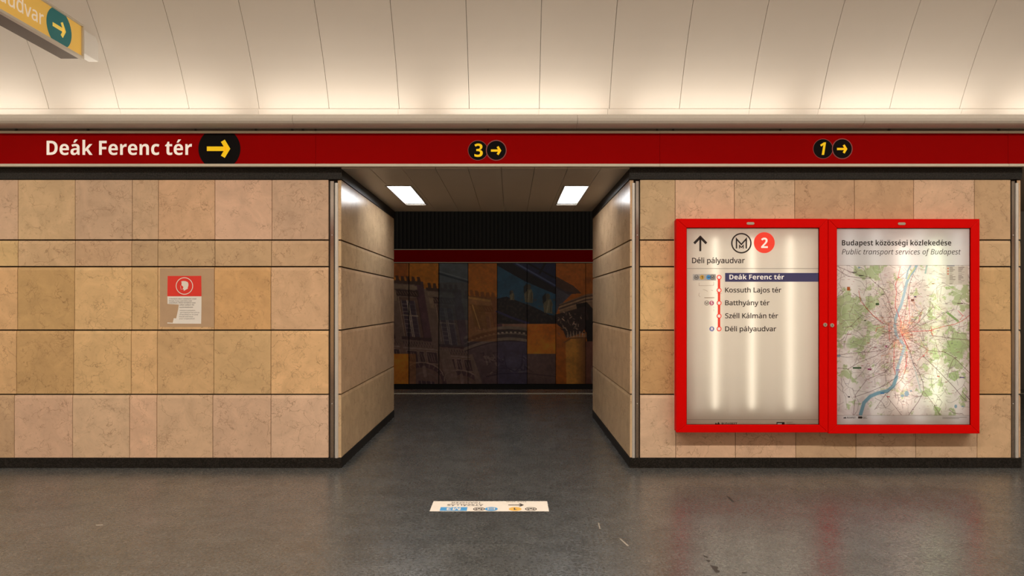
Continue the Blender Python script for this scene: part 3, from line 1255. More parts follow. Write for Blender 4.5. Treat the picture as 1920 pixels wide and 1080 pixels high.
    for k in range(60):
        a, b = r.uniform(1046, 1098), r.uniform(584, 628)
        c.line([(a, b), (a + r.uniform(-4, 4), b + r.uniform(-6, 3))], r.uniform(1, 2.4), [(84, 68, 58), (48, 38, 34), (12, 9, 10)][k % 3], .85)
    for k in range(7):
        a = 1062 + k * 5.5
        c.poly([(a, 634), (a + 2, 620), (a + 5, 632)], (82, 68, 56), .8)
    c.poly([(1060, 640), (1072, 632), (1094, 632), (1098, 636), (1098, 720), (1062, 720)], (92, 62, 26))
    c.blend(((c.X > 1060) & (c.X < 1098) & (c.Y > 634)) * np.clip((c.X - 1078) / 20, 0, 1), (44, 26, 16), .85)
    c.line([(1058, 642), (1070, 634), (1098, 633)], 2.5, (56, 34, 18))
    c.rect(1098, 640, 1205, 720, (44, 28, 28), .8)
    c.poly([(1098, 600), (1150, 596), (1150, 640), (1100, 640)], (10, 8, 9))
    c.ell(1116, 704, 9, 26, (58, 46, 42))
    c.ell(1116, 704, 7, 23, (34, 26, 26))
    # bottom left orange square
    c.rect(655, 663, 767, 720, (112, 66, 16), .86)
    c.rect(767, 663, 780, 720, (100, 60, 20), .5)
    # grain
    c.blend((c.X < 935) * np.clip((c.Y - 560) / 160, 0, 1), (48, 34, 39), .42)
    c.rect(655, 663, 767, 720, (112, 64, 14), .6)
    c.a *= (.86 + .28 * n2)[..., None]
    c.a *= (.90 + .20 * n3)[..., None]
    return c, seams


MURAL_GAIN = 7.5
cv, seams = paint_mural()
t = thing('wall_mural', (0, YM - .02, wz(720, YM)), 'printed wall mural of old facades and a column on the far track wall', 'mural')
for a, b in zip(seams[:-1], seams[1:]):
    o = cv.mesh('mural_panel', wall_plane(YM), M['mural'], t, a + .45, b - .45, MURAL_GAIN, .03)
    sm = o.modifiers.new('thickness', 'SOLIDIFY')
    sm.thickness = .02
    sm.offset = -1

# ------------------------------------------------------------------ ceiling lights in the passage
(xa, xb, ya, yb) = LAMPS[0]
lt = thing('ceiling_light', ((xa + xb) / 2, (ya + yb) / 2, LAMP_Z), 'recessed strip light in the passage ceiling, by the left jamb', 'ceiling light', 'recessed lights in the passage ceiling')
mb = MB()
fw, up = .018, .045
mb.box(xa - fw, xb + fw, ya - fw, ya, LAMP_Z - .005, LAMP_Z + up)
mb.box(xa - fw, xb + fw, yb, yb + fw, LAMP_Z - .005, LAMP_Z + up)
mb.box(xa - fw, xa, ya, yb, LAMP_Z - .005, LAMP_Z + up)
mb.box(xb, xb + fw, ya, yb, LAMP_Z - .005, LAMP_Z + up)
mb.build('frame', M['lamp_frame'], lt)
mb = MB()
mb.box(xa + .001, xb - .001, ya + .001, yb - .001, LAMP_Z + .030, LAMP_Z + .036)
mb.build('diffuser', M['diffuser'], lt)
l2 = lt.copy()
COL.objects.link(l2)
l2.location.x = (LAMPS[1][0] + LAMPS[1][1]) / 2
l2['label'] = 'recessed strip light in the passage ceiling, by the right jamb'
for ch in list(lt.children):
    c2 = ch.copy()
    COL.objects.link(c2)
    c2.parent = l2

# ------------------------------------------------------------------ red sign band over the wall
PB = wall_plane(YB)
GB = 'red fascia sign panels below the cornice'


def band_panel(px0, px1, label):
    x0, x1 = wx(px0, YB), px1 if isinstance(px1, float) else wx(px1, YB)
    t = thing('fascia_sign', ((x0 + x1) / 2, YB, wz(312, YB)), label, 'sign', GB)
    mb = MB()
    mb.box(x0 + .001, x1 - .001, YB, YB + .028, wz(309, YB), wz(248, YB))
    mb.build('panel', M['red_band'], t)
    for p0, p1 in ((246, 250.3), (307.5, 312.5)):
        mb = MB()
        mb.box(x0 + .0006, x1 - .0006, YB - .012, YB + .028, wz(p1, YB), wz(p0, YB))
        mb.build('edge_strip', M['alu'], t, bevel=.002)
    return t


def disc_pair(t, c1, c2, y, num):
    o = S2().disc(c1, y, 18.0).build('number_disc', PB, M['black_vinyl'], t, .0012)
    if num == '3':
        S2().text(num, c1 - 6.5, y + 12, c1 + 9.2, 24.5, .03).build('numeral', PB, M['yellow_vinyl'], o, .0018)
    else:
        S2().poly([(c1 - 2.5, y + 11.5), (c1 + .6, y - 7), (c1 - 3.6, y - 4.2), (c1 - 5.4, y - 7.4), (c1 + 1.6, y - 12), (c1 + 5.6, y - 12), (c1 + 2, y + 11.5)]).build('numeral', PB, M['yellow_vinyl'], o, .0018)
    S2().ring(c1, y, 18.0, 18.8).build('rim', PB, M['rim'], o, .0010)
    o = S2().disc(c2, y, 17.8).build('arrow_disc', PB, M['black_vinyl'], t, .0026)
    S2().arrow(c2 - 10, y + .5, c2 + 10, 4.2, 7.5).build('arrow', PB, M['yellow_vinyl'], o, .0034)
    S2().ring(c2, y, 17.8, 19.4).build('rim', PB, M['rim'], o, .0022)


t = band_panel(-54, 592, 'red sign panel with white station name and a big yellow arrow')
S2().text('Deák Ferenc tér', 87.5, 290.5, 360, 26.5, .028).build('lettering', PB, M['band_white'], t, .0012)
o = S2().disc(411.5, 279, 39.5, 64, clip=(250.6, 307.2)).build('arrow_disc', PB, M['black_vinyl'], t, .0012)
S2().arrow(388, 279, 433, 8.5, 15).build('arrow', PB, M['yellow_vinyl'], o, .002)
t = band_panel(592, 1237, 'red sign panel with a yellow 3 over the passage')
disc_pair(t, 896, 930.5, 282, '3')
t = band_panel(1237, 1890, 'red sign panel with a yellow 1 above the red display cases')
disc_pair(t, 1543, 1579, 279, '1')
t = band_panel(-700, -54, 'plain red sign panel at the far left end of the band')
t = band_panel(1890, XR - .05, 'plain red sign panel at the far right end of the band')

# ------------------------------------------------------------------ paper notice on the stone
PN = wall_plane(D)
t = thing('paper_notice', (wx(346), D - .002, wz(607)), 'torn red and white paper notice stuck on the stone wall', 'notice')
S2().poly([(300, 503), (401.5, 503), (401.5, 613), (300, 613)]).build('glue_patch', PN, pbr('worn_stone_film', (.50, .335, .20), .6, noise=.10, nscale=12), t, .0006)
out = [(314, 555), (314.2, 569.8), (326, 570.5), (335.5, 571), (334.2, 580), (332, 590), (330.5, 597), (326, 596.5), (325, 601), (324, 605.3), (314, 604.6), (313.8, 606.4),
       (330, 606.8), (377.3, 607), (377.8, 580), (378, 555)]
S2().poly(out).build('sheet', PN, M['paper'], t, .0016)
S2().poly([(314.5, 517.5), (377.5, 517.3), (378, 555.6), (314, 555.6)]).build('header', PN, M['paper_red'], t, .0018)
pic = S2().ring(346, 536.2, 14.8, 16.2)
pic.poly([(340.3, 527.6), (343.5, 526.9), (348, 527.2), (352, 528.8), (353.6, 532), (353.4, 536), (352.2, 539), (352.4, 541.2),
          (345, 545.4), (344.4, 542.8), (341.8, 541), (342.2, 537), (340.8, 535.4), (340.4, 532.5), (341, 530.5), (340, 528.4)])
pic.build('pictogram', PN, M['white_vinyl'], t, .0024)
S2().poly([(339.4, 536.2), (342.6, 536), (344.2, 538.8), (342.8, 542), (340, 542.4)]).build('mask', PN, M['paper_red'], t, .0030)
msk = S2().stroke([(338.6, 535.6), (339.6, 542.4), (343.2, 542.4)], .5)
msk.build('mask_outline', PN, M['white_vinyl'], t, .0036)
tx = S2()
for s, x0, b, x1 in (('A fertőzés elleni védekezés miatt', 317.5, 561.3, 368.5), ('kérjük, hogy a járműre csak', 317.5, 565.2, 360),
                     ('maszkban, illetve kendővel vagy', 317.5, 568.6, 367), ('sállal szálljon fel', 336.5, 572.6, 364),
                     ('együttműködésüket!', 336.5, 577, 362)):
    tx.text(s, x0, b, x1, 2.0, .01)
for s, x0, b, x1 in (('coronavirus prevention,', 337, 583, 366.5), ('get onboard the vehicle', 338, 587, 374), ('a kerchief or a scarf', 337, 590.8, 372),
                     ('mouth and nose', 336, 594.6, 362), ('your cooperation!', 336, 598.4, 365)):
    tx.text(s, x0, b, x1, 2.0, .0, .2)
tx.build('lettering', PN, M['print'], t, .0022)

# ------------------------------------------------------------------ floor sticker (reads from the passage side)
SY0, SY1 = H * F / 389, H * F / 370
SX0, SX1 = -.565, .270
SW, SH = SX1 - SX0, SY1 - SY0

def PSf(u, v, d=0.0):
    """u: reading direction (towards -X), v: down the print (away from the camera is up for the reader standing in the passage)"""
    return (SX1 - u, SY0 + v, .001 + d)


t = thing('floor_sticker', ((SX0 + SX1) / 2, (SY0 + SY1) / 2, 0), 'white transfer direction sticker on the grey floor before the passage', 'sticker')
S2().rect(0, 0, SW, SH).build('vinyl', PSf, M['sticker'], t, .0)
ic = .090 / 2
yi = .052                                   # icon row (nearest the camera)
S2().metro(.125, yi, ic * .92, .008).build('metro_icon', PSf, M['print'], t, .0012)
S2().metro(.492, yi, ic * .92, .008).build('metro_icon', PSf, M['print'], t, .0012)
o = S2().disc(.236, yi, ic).build('line_disc', PSf, M['amber'], t, .0012)
S2().text('1', .222, yi + .022, .246, .044, .03).build('numeral', PSf, M['print'], o, .002)
o = S2().disc(.405, yi, ic).build('bus_disc', PSf, M['sky_blue'], t, .0018)
s = S2().stroke([(.382, yi + .022), (.382, yi - .020), (.428, yi - .020), (.428, yi + .022), (.382, yi + .022)], .006)
s.rect(.384, yi - .002, .426, yi + .004)
s.build('bus_icon', PSf, M['white_vinyl'], o, .0026)
o = S2().rect(.576, yi - ic * .95, .766, yi + ic * .95).build('line_plate', PSf, M['sky_blue'], t, .0012)
S2().text('M3', .622, yi + .03, .722, .060, .02).build('lettering', PSf, M['white_vinyl'], o, .002)
s = S2().text('ÁTSZÁLLÁS', .465, .168, .725, .036, .006)
s.text('TRANSFER', .482, .222, .700, .034, .0)
s.build('lettering', PSf, M['print'], t, .0012)
s = S2()
for u0, u1 in ((.155, .163), (.169, .176), (.182, .190), (.196, .203), (.209, .217), (.235, .242), (.248, .256), (.263, .270), (.277, .285), (.291, .298)):
    s.rect(u0, .221, u1, .232)
s.build('small_print', PSf, M['print'], t, .0012)
S2().arrow(.285, .150, .170, .016, .034).build('arrow', PSf, M['print'], t, .0012)

# ------------------------------------------------------------------ hanging direction sign
XS = wx(157, 5.75)
SYE, SZ0, SZ1 = 5.75, H + (PY - 112) / F * 5.75, H + (PY - 47) / F * 5.75
SYB = 3.3
ST = .19
t = thing('hanging_sign', (XS - ST / 2, (SYE + SYB) / 2, SZ0), 'yellow hanging direction sign with a teal arrow disc below the vault', 'sign')
mb = MB()
mb.box(XS - ST, XS - .012, SYB, SYE - .002, SZ0 + .012, SZ1 - .004)
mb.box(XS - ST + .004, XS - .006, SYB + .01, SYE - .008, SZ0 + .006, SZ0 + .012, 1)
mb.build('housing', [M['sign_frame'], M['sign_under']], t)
fr = .022
mb = MB()
for (ya, yb, za, zb_) in ((SYB, SYE, SZ0, SZ0 + fr), (SYB, SYE, SZ1 - fr * .8, SZ1), (SYB, SYB + .016, SZ0 + fr, SZ1 - fr * .8), (SYE - .016, SYE, SZ0 + fr, SZ1 - fr * .8)):
    mb.box(XS - .03, XS + .006, ya, yb, za, zb_)
mb.build('frame', M['sign_frame'], t, bevel=.003)


def up_plane(zbase):
    """shape coordinates with v down from zbase"""
    return lambda u, v, d=0.0: (XS - .010 + d, u, zbase - v)


PHZ = up_plane(SZ0)
face = S2().rect(SYB + .016, -(SZ1 - SZ0) + fr * .8, SYE - .016, -fr).build('sign_face', PHZ, M['sign_yellow'], t, .0)
S2().text('Déli pályaudvar', 5.270 - 1.02, -.088, 5.270, .106, .012).build('lettering', PHZ, M['sign_white'], face, .0012)
zc = -(SZ1 - SZ0) / 2
dk = S2().disc(5.452, zc, .152, 64, clip=(-(SZ1 - SZ0) + fr * .8 + .001, -fr - .001)).build('arrow_disc', PHZ, M['sign_teal'], face, .0018)
S2().arrow(5.370, zc, 5.535, .031, .056).build('arrow', PHZ, M['sign_arrow'], face, .0030)
mb = MB()
mb.box(XS - .085, XS + .001, SYE + .008, 5.955, 3.545, 3.745)
mb.build('bracket', M['box_bracket'], t, bevel=.004)
mb = MB()
mb.box(XS - .075, XS - .01, SYE - .002, SYE + .01, 3.56, 3.73)
mb.build('coupling', M['dark'], t)
for yy in (3.6,):
    mb = MB()
    mb.cyl((XS - ST / 2, yy, SZ1 - .004), (XS - ST / 2, yy, VC_Z + math.sqrt(VR ** 2 - (yy - VC_Y) ** 2)), .012, 12)
    mb.build('hanger_rod', M['steel'], t)


# ------------------------------------------------------------------ map print
def paint_map():
    X0, Y0, X1, Y1 = 1565, 497, 1824, 779
    c = Canvas(X0, Y0, X1, Y1, 1.75, (232, 228, 224))
    cx, cy = 1691, 625
    R = np.hypot(c.X - cx, (c.Y - cy) * .9)
    n1, n2, n3, n4 = c.noise(60, 1), c.noise(24, 2), c.noise(9, 7), c.noise(30, 5)
    # built-up areas
    c.blend(np.clip((1.06 - R / 95 + (n2 - .5) * 1.5) * 5, 0, 1), (214, 203, 198), .85)
    c.blend(np.clip((n4 - .55) * 14, 0, 1), (216, 207, 205), .8)
    c.blend(np.clip((n2 - .62) * 18, 0, 1), (236, 234, 230), .8)
    # woods and parks
    g = np.clip(1.15 - np.hypot((c.X - 1585) / 62, (c.Y - 590) / 62), 0, 1) * 1.0
    g = np.maximum(g, np.clip(1.0 - np.hypot((c.X - 1612) / 55, (c.Y - 640) / 34), 0, 1) * .9)
    g = np.maximum(g, np.clip(1.0 - np.hypot((c.X - 1640) / 30, (c.Y - 505) / 22), 0, 1) * 1.1)
    g = np.maximum(g, np.clip(1.0 - np.hypot((c.X - 1628) / 36, (c.Y - 570) / 36), 0, 1) * .9)
    g = np.maximum(g, np.clip(1.0 - np.hypot((c.X - 1795) / 44, (c.Y - 660) / 52), 0, 1) * .8)
    g = np.maximum(g, np.clip(1.0 - np.hypot((c.X - 1775) / 60, (c.Y - 735) / 60), 0, 1) * .55)
    g = np.maximum(g, np.clip(1.0 - np.hypot((c.X - 1800) / 60, (c.Y - 540) / 50), 0, 1) * .45)
    g = np.maximum(g, np.clip(1.0 - np.hypot((c.X - 1590) / 40, (c.Y - 705) / 22), 0, 1) * .5)
    g = np.maximum(g, np.clip(1.0 - np.hypot((c.X - 1735) / 60, (c.Y - 660) / 40), 0, 1) * .35)
    c.blend(np.clip((g + (n2 - .5) * 1.7 + (n3 - .5) * 1.5 - .36) * 8, 0, 1), (178, 194, 150), .9)
    c.blend(np.clip((g + (n4 - .5) * 1.5 - .72) * 6, 0, 1), (164, 184, 138), .6)
    c.blend(np.clip((n3 - .60) * 12, 0, 1) * (R < 110), (190, 200, 160), .5)
    for p in (((1776, 638), (1802, 640), (1806, 672), (1790, 668), (1776, 652)), ((1779, 700), (1797, 694), (1798, 708), (1790, 715), (1778, 708)),
              ((1751, 760), (1765, 766), (1762, 772), (1752, 771)), ((1770, 538), (1788, 536), (1788, 541), (1775, 543)), ((1752, 568), (1766, 580), (1760, 582))):
        c.poly(p, (172, 192, 142), .95)
    c.line([(1742, 560), (1760, 578), (1798, 604)], 1.8, (226, 226, 214))
    c.line([(1776, 586), (1796, 602)], 4, (140, 170, 112))
    # small streets
    r = np.random.RandomState(21)
    for k in range(1700):
        a = r.rand() * 2 * math.pi
        q = abs(r.normal(0, 62)) + 3
        x, y = cx + q * math.cos(a) * .95, cy + q * math.sin(a) * 1.1
        dr = r.choice([0, math.pi / 2]) + (a if r.rand() < .65 else r.rand() * 3)
        L = r.uniform(3, 13)
        pts = [(x, y)]
        for _ in range(3):
            dr += r.normal(0, .22)
            x, y = x + L / 3 * math.cos(dr), y + L / 3 * math.sin(dr)
            pts.append((x, y))
        col = [(120, 100, 96), (150, 130, 122), (140, 96, 92), (172, 152, 140), (236, 230, 224)][r.randint(5)]
        c.line(pts, r.uniform(.35, .65), col, .6)
    for k in range(420):
        x, y = r.uniform(X0, X1), r.uniform(Y0, Y1)
        dr = r.rand() * 6.28
        pts = [(x, y)]
        for _ in range(5):
            dr += r.normal(0, .35)
            x, y = x + 6 * math.cos(dr), y + 6 * math.sin(dr)
            pts.append((x, y))
        c.line(pts, r.uniform(.4, .8), [(150, 138, 132), (120, 108, 106), (236, 234, 230)][k % 3], .75)
    # river
    RIV = (150, 178, 190)
    riv = [(1720, 495), (1713, 508), (1705, 518), (1700, 530), (1695, 552), (1690, 571), (1684, 584), (1679, 598), (1678, 612), (1680, 626), (1687, 637),
           (1696, 648), (1693, 660), (1688, 674), (1683, 690), (1681, 707), (1675, 724), (1664, 733), (1646, 737), (1632, 743), (1620, 755), (1613, 779)]
    c.line(riv[:10], 5.2, RIV)
    c.line(riv[9:12], 4.2, RIV)
    c.line(riv[11:16], 5.4, RIV)
    c.line(riv[15:], 6.5, (126, 168, 186))
    c.line([(1709, 495), (1702, 508), (1699, 522)], 3.0, RIV)
    c.line([(1715, 502), (1707, 513), (1702, 523)], 2.4, (196, 204, 150))
    c.line([(1738, 497), (1735, 512)], 3, (164, 188, 186))
    c.line([(1702, 655), (1712, 680), (1720, 710), (1727, 735)], 2.2, (186, 196, 196), .8)
    for x, y, a, b in ((1700, 738, 5, 6), (1692, 742, 4, 3), (1708, 733, 2, 2), (1792, 762, 3, 4), (1805, 762, 3, 1.6), (1572, 667, 5, 2.5), (1611, 502, 3, 1.5)):
        c.ell(x, y, a, b, (126, 160, 184), .85, .3)
    # main roads and lines
    DK, RD, PR = (92, 62, 66), (206, 52, 50), (120, 92, 110)
    trunk = [
        (DK, 1.1, [(1691, 628), (1706, 657), (1712, 682), (1724, 700), (1730, 716), (1732, 733), (1722, 753), (1711, 768), (1704, 778)]),
        (DK, 1.1, [(1691, 628), (1720, 645), (1741, 657), (1770, 660), (1790, 671), (1819, 700)]),
        (DK, 1.1, [(1730, 667), (1754, 690), (1790, 727), (1804, 744), (1812, 752)]),
        (DK, 1.0, [(1749, 629), (1780, 634), (1819, 638)]),
        (DK, 1.0, [(1691, 628), (1712, 614), (1730, 597), (1749, 576), (1748, 570)]),
        (DK, 1.0, [(1691, 628), (1706, 612), (1724, 588), (1733, 578)]),
        (DK, 1.0, [(1691, 628), (1697, 590), (1702, 560), (1706, 530), (1712, 515)]),
        (DK, .9, [(1569, 499), (1600, 512), (1630, 520), (1640, 530), (1655, 542), (1664, 558), (1670, 578), (1675, 590), (1678, 610)]),
        (DK, .9, [(1569, 505), (1590, 518), (1612, 521), (1632, 522)]),
        (DK, .9, [(1668, 610), (1652, 605), (1640, 595), (1624, 578), (1614, 560), (1600, 550)]),
        (DK, .9, [(1569, 666), (1600, 662), (1630, 660), (1650, 658), (1664, 652), (1680, 636)]),
        (DK, .9, [(1572, 690), (1590, 692), (1610, 680), (1640, 668), (1664, 655)]),
        (DK, .9, [(1600, 778), (1604, 740), (1625, 712), (1660, 697), (1678, 684)]),
        (DK, .9, [(1600, 745), (1630, 735), (1660, 722), (1680, 708), (1690, 690)]),
        (DK, .8, [(1640, 768), (1660, 740), (1690, 712), (1700, 690), (1697, 660)]),
        (DK, .8, [(1660, 740), (1680, 765), (1690, 778)]),
        (DK, .8, [(1733, 735), (1752, 760), (1762, 778)]),
        (DK, .8, [(1788, 672), (1780, 690), (1776, 708)]),
        (DK, 1.0, [(1804, 734), (1820, 752)]),
        (DK, .9, [(1580, 614), (1595, 612), (1608, 598), (1616, 592)]),
        (DK, .8, [(1591, 622), (1584, 640), (1582, 652)]),
        (PR, .9, [(1775, 586), (1750, 600), (1720, 612)]),
        (PR, .9, [(1750, 604), (1765, 588), (1790, 580)]),
        (RD, 1.1, [(1691, 628), (1707, 622), (1742, 620), (1770, 612), (1790, 608), (1805, 601), (1819, 590)]),
        (RD, 1.1, [(1746, 612), (1747, 626), (1750, 630)]),
        (RD, 1.2, [(1680, 578), (1690, 605), (1688, 615), (1691, 628), (1700, 648), (1703, 656)]),
        (RD, 1.0, [(1688, 500), (1684, 520), (1679, 533), (1681, 548), (1679, 565), (1679, 578)]),
        (RD, 1.0, [(1700, 658), (1701, 670), (1698, 686), (1696, 700)]),
        (RD, 1.0, [(1677, 640), (1676, 670), (1676, 690), (1679, 702)]),
        (RD, 1.0, [(1667, 607), (1667, 620), (1668, 640)]),
        (RD, .9, [(1610, 545), (1614, 565), (1624, 577), (1638, 592), (1656, 606)]),
        (RD, .9, [(1642, 622), (1644, 615), (1660, 612)]),
        (RD, .9, [(1796, 582), (1805, 592), (1800, 600)]),
        (RD, .8, [(1720, 676), (1731, 667), (1741, 656)]),
        (RD, .8, [(1704, 605), (1722, 605), (1727, 586)]),
        (RD, .8, [(1704, 555), (1706, 600), (1702, 616)]),
    ]
    for a in np.linspace(0, 6.28, 15)[:-1]:
        pts = [(cx, cy)]
        aa, q = a + r.normal(0, .1), 0
        for _ in range(9):
            aa += r.normal(0, .12)
            q += r.uniform(5, 10)
            pts.append((cx + q * math.cos(aa), cy + q * math.sin(aa) * 1.15))
        trunk.append(([(186, 120, 112), (142, 116, 112), (206, 150, 110)][r.randint(3)], .6, pts))
    for col, wd, pts in trunk:
        c.line(pts, wd * .78, col, .85)
        for (xa, ya) in pts[1:-1]:
            if r.rand() < .5:
                c.rect(xa, ya - .5, xa + r.uniform(2, 5), ya + .5, col, .7)
    c.blend(np.clip(1.1 - R / 26, 0, 1) * np.clip((n3 - .35) * 4, 0, 1), (240, 180, 120), .45)
        # place names as tiny strokes
    for k in range(900):
        a = r.rand() * 6.28
        q = abs(r.normal(0, 85)) + 4
        x, y = cx + q * math.cos(a), cy + q * math.sin(a) * 1.05
        if not (X0 < x < X1 - 6 and Y0 < y < Y1):
            continue
        L = r.uniform(2, 7)
        c.rect(x, y, x + L, y + .62, [(96, 84, 84), (150, 66, 66), (80, 80, 96), (122, 110, 104)][r.randint(4)], .7)
    for x, y, ww, hh, col in ((1588, 538, 6, 7, (170, 92, 50)), (1642, 568, 6, 4, (58, 84, 54)), (1599, 688, 16, 3.4, (70, 100, 70)), (1627, 691, 7, 3, (130, 34, 90)),
                              (1651, 736, 7, 2.6, (40, 116, 176)), (1799, 707, 10, 2, (84, 66, 140)), (1660, 648, 3, 3, (150, 60, 110)), (1747, 531, 5, 2, (150, 112, 40)),
                              (1795, 568, 11, 2, (96, 80, 74)), (1620, 600, 4, 1.6, (40, 50, 40)), (1757, 705, 5, 1.6, (180, 84, 50)), (1597, 510, 9, 1.4, (80, 76, 74)),
                              (1610, 516, 9, 1.6, (70, 84, 70)), (1590, 743, 4, 2.4, (50, 46, 46)), (1663, 743, 5, 1.6, (180, 60, 60)), (1680, 693, 7, 1.4, (130, 96, 150)),
                              (1652, 551, 7, 1.4, (80, 72, 72)), (1708, 561, 6, 4, (120, 84, 74)), (1714, 555, 4, 2.4, (80, 80, 110))):
        c.rect(x, y, x + ww, y + hh, col)
    # legend
    c.rect(1774, 499, 1815, 534, (212, 206, 196))
    for col_x, rows in ((1780, 15), (1797, 14)):
        for k in range(rows):
            c.rect(col_x, 501 + k * 2.2, col_x + r.uniform(5, 12), 501.9 + k * 2.2, (118, 106, 100), .85)
    for k in range(3):
        c.rect(1776, 502 + k * 5, 1779, 505 + k * 5, (206, 130, 112))
    c.rect(1775, 498, 1790, 499, (110, 120, 150))
    return c


# ------------------------------------------------------------------ the two red display cases
YC = D - .105                              # front of the red frames
YP = YC + .016                             # prints
PC, PP = wall_plane(YC), wall_plane(YP)


def display_case(label, o_px, i_px, tag_x, lock, tubes):
    """o_px: outer x0,y0,x1,y1; i_px: opening; all photo pixels at the frame's depth"""
    ox0, oz1, ox1, oz0 = wx(o_px[0], YC), wz(o_px[1], YC), wx(o_px[2], YC), wz(o_px[3], YC)
    ix0, iz1, ix1, iz0 = wx(i_px[0], YC), wz(i_px[1], YC), wx(i_px[2], YC), wz(i_px[3], YC)
    t = thing('display_case', ((ox0 + ox1) / 2, D, oz0), label, 'display case', 'red display cases on the stone wall')
    mb = MB()
    e = .006
    yb = D - .002
    mb.box(ox0 + e, ox1 - e, yb - .006, yb, oz0 + e, oz1 - e, 1)
    for (a, b, c_, d_) in ((ox0 + e, ox0 + .03, oz0 + e, oz1 - e), (ox1 - .03, ox1 - e, oz0 + e, oz1 - e),
                           (ox0 + .03, ox1 - .03, oz0 + e, oz0 + .03), (ox0 + .03, ox1 - .03, oz1 - .03, oz1 - e)):
        mb.box(a, b, YC + .028, yb - .006, c_, d_, 0)
    for (a, b, c_, d_) in ((ox0 + .03, ox0 + .034, oz0 + .03, oz1 - .03), (ox1 - .034, ox1 - .03, oz0 + .03, oz1 - .03),
                           (ox0 + .034, ox1 - .034, oz0 + .03, oz0 + .034), (ox0 + .034, ox1 - .034, oz1 - .034, oz1 - .03)):
        mb.box(a, b, YC + .028, yb - .006, c_, d_, 1)
    mb.build('cabinet', [M['red_frame'], M['box_white']], t)
    mb = MB()                              # mitred door frame
    O = [(ox0, oz0), (ox1, oz0), (ox1, oz1), (ox0, oz1)]
    I = [(ix0, iz0), (ix1, iz0), (ix1, iz1), (ix0, iz1)]
    y1 = YC + .026
    gp = .0006
    for k in range(4):
        (a, b), (c_, d_) = (O[k], O[(k + 1) % 4]), (I[k], I[(k + 1) % 4])
        sx = gp if k % 2 == 0 else 0
        sz = 0 if k % 2 == 0 else gp
        s = 1 if k in (0, 1) else -1
        a, b = (a[0] + s * sx, a[1] + s * sz), (b[0] - s * sx, b[1] - s * sz)
        c_, d_ = (c_[0] + s * sx, c_[1] + s * sz), (d_[0] - s * sx, d_[1] - s * sz)
        ring = [a, b, d_, c_]
        mb.hexa([(x, YC, z) for x, z in ring] + [(x, y1, z) for x, z in ring])
    fr_ = mb.build('door_frame', M['red_frame'], t, bevel=.003)
    mb = MB()                              # black sealing strip round the opening
    for (a, b, c_, d_) in ((ix0 - .004, ix0 + .004, iz0, iz1), (ix1 - .004, ix1 + .004, iz0, iz1), (ix0, ix1, iz0 - .004, iz0 + .003), (ix0, ix1, iz1 - .005, iz1 + .004)):
        mb.box(a, b, YC + .010, YC + .014, c_, d_)
    mb.build('seal', M['black_vinyl'], fr_)
    # name tag and lock
    tz = (o_px[1] + i_px[1]) / 2 + .5
    s = S2()
    n_ = 8
    cap = []
    for a in np.linspace(-math.pi / 2, math.pi / 2, n_):
        cap.append((tag_x + 4.8 + 2.4 * math.cos(a), tz + 2.4 * math.sin(a)))
    for a in np.linspace(math.pi / 2, 3 * math.pi / 2, n_):
        cap.append((tag_x - 4.8 + 2.4 * math.cos(a), tz + 2.4 * math.sin(a)))
    s.poly(cap)
    o = s.build('name_tag', PC, M['metal_tag'], fr_, .002)
    sm = o.modifiers.new('thickness', 'SOLIDIFY')
    sm.thickness = .002
    S2().stroke([(tag_x - 4, tz + .9), (tag_x - 2.6, tz - .9), (tag_x - 1.2, tz + .9), (tag_x, tz - .8), (tag_x + 1.4, tz + .8), (tag_x + 4, tz - .3)], .7).build('tag_engraving', PC, M['print'], fr_, .0035)
    mb = MB()
    lx, lz = wx(lock[0], YC), wz(lock[1], YC)
    mb.cyl((lx, YC + .002, lz), (lx, YC - .006, lz), .0185, 24, 0, .0165)
    mb.box(lx - .002, lx + .002, YC - .0068, YC - .0055, lz - .008, lz + .008, 1)
    mb.build('lock', [M['metal_tag'], M['dark']], fr_)
    # glass
    mb = MB()
    mb.box(ix0 - .006, ix1 + .006, YC + .0105, YC + .0125, iz0 - .006, iz1 + .006)
    mb.build('glass_pane', M['glass'], t)
    # tubes behind the print, the rear row added as fill
    for px, mat, z0p, z1p, up in tubes:
        mb = MB()
        xx = wx(px, YP)
        mb.cyl((xx, YP + up, wz(z0p, YP)), (xx, YP + up, wz(z1p, YP)), .013, 12)
        mb.build('fluorescent_or_fill_tube', mat, t)
    return t


# --- left case: line diagram
t = display_case('red framed lit display case with the metro line diagram, left of the pair', (1268, 410, 1552.6, 811), (1287.5, 427, 1536.5, 796.5), 1407, (1547, 609),
                 [(1341, M['tube'], 446, 766, .033), (1410, M['tube'], 446, 766, .033), (1482, M['tube'], 444, 768, .040)] +
                 [(x, M['tube_fill'], 440, 775, .062) for x in (1308, 1375, 1446, 1514)])  # added hidden fill between the tubes to even the print
sheet = S2().rect(1283, 422, 1541, 801).build('line_poster', PP, M['sheet'], t, .0)
I_ = .0008
s = S2().stroke([(1313, 471), (1313, 446)], 3.6)
s.stroke([(1301.5, 456.5), (1313, 444.6), (1324.5, 456.5)], 4.6)
s.build('arrow', PP, M['ink'], sheet, I_)
S2().metro(1390, 456, 19.2, 2.6).build('metro_logo', PP, M['ink'], sheet, I_)
s = S2().disc(1433, 455, 19.6)
o = s.build('line_disc', PP, M['lit_red'], sheet, I_)
S2().text('2', 1427, 465, 1439.6, 19, .03).build('numeral', PP, M['lit_white'], sheet, 2 * I_)
S2().text('Déli pályaudvar', 1297.5, 493.2, 1396.5, 9.6, .017).build('heading', PP, M['ink'], sheet, I_)
S2().rect(1288, 503.1, 1536, 503.9).build('rule', PP, M['grey_ink'], sheet, I_)
S2().rect(1288, 786.5, 1536, 787.1).build('rule', PP, M['grey_ink'], sheet, I_)
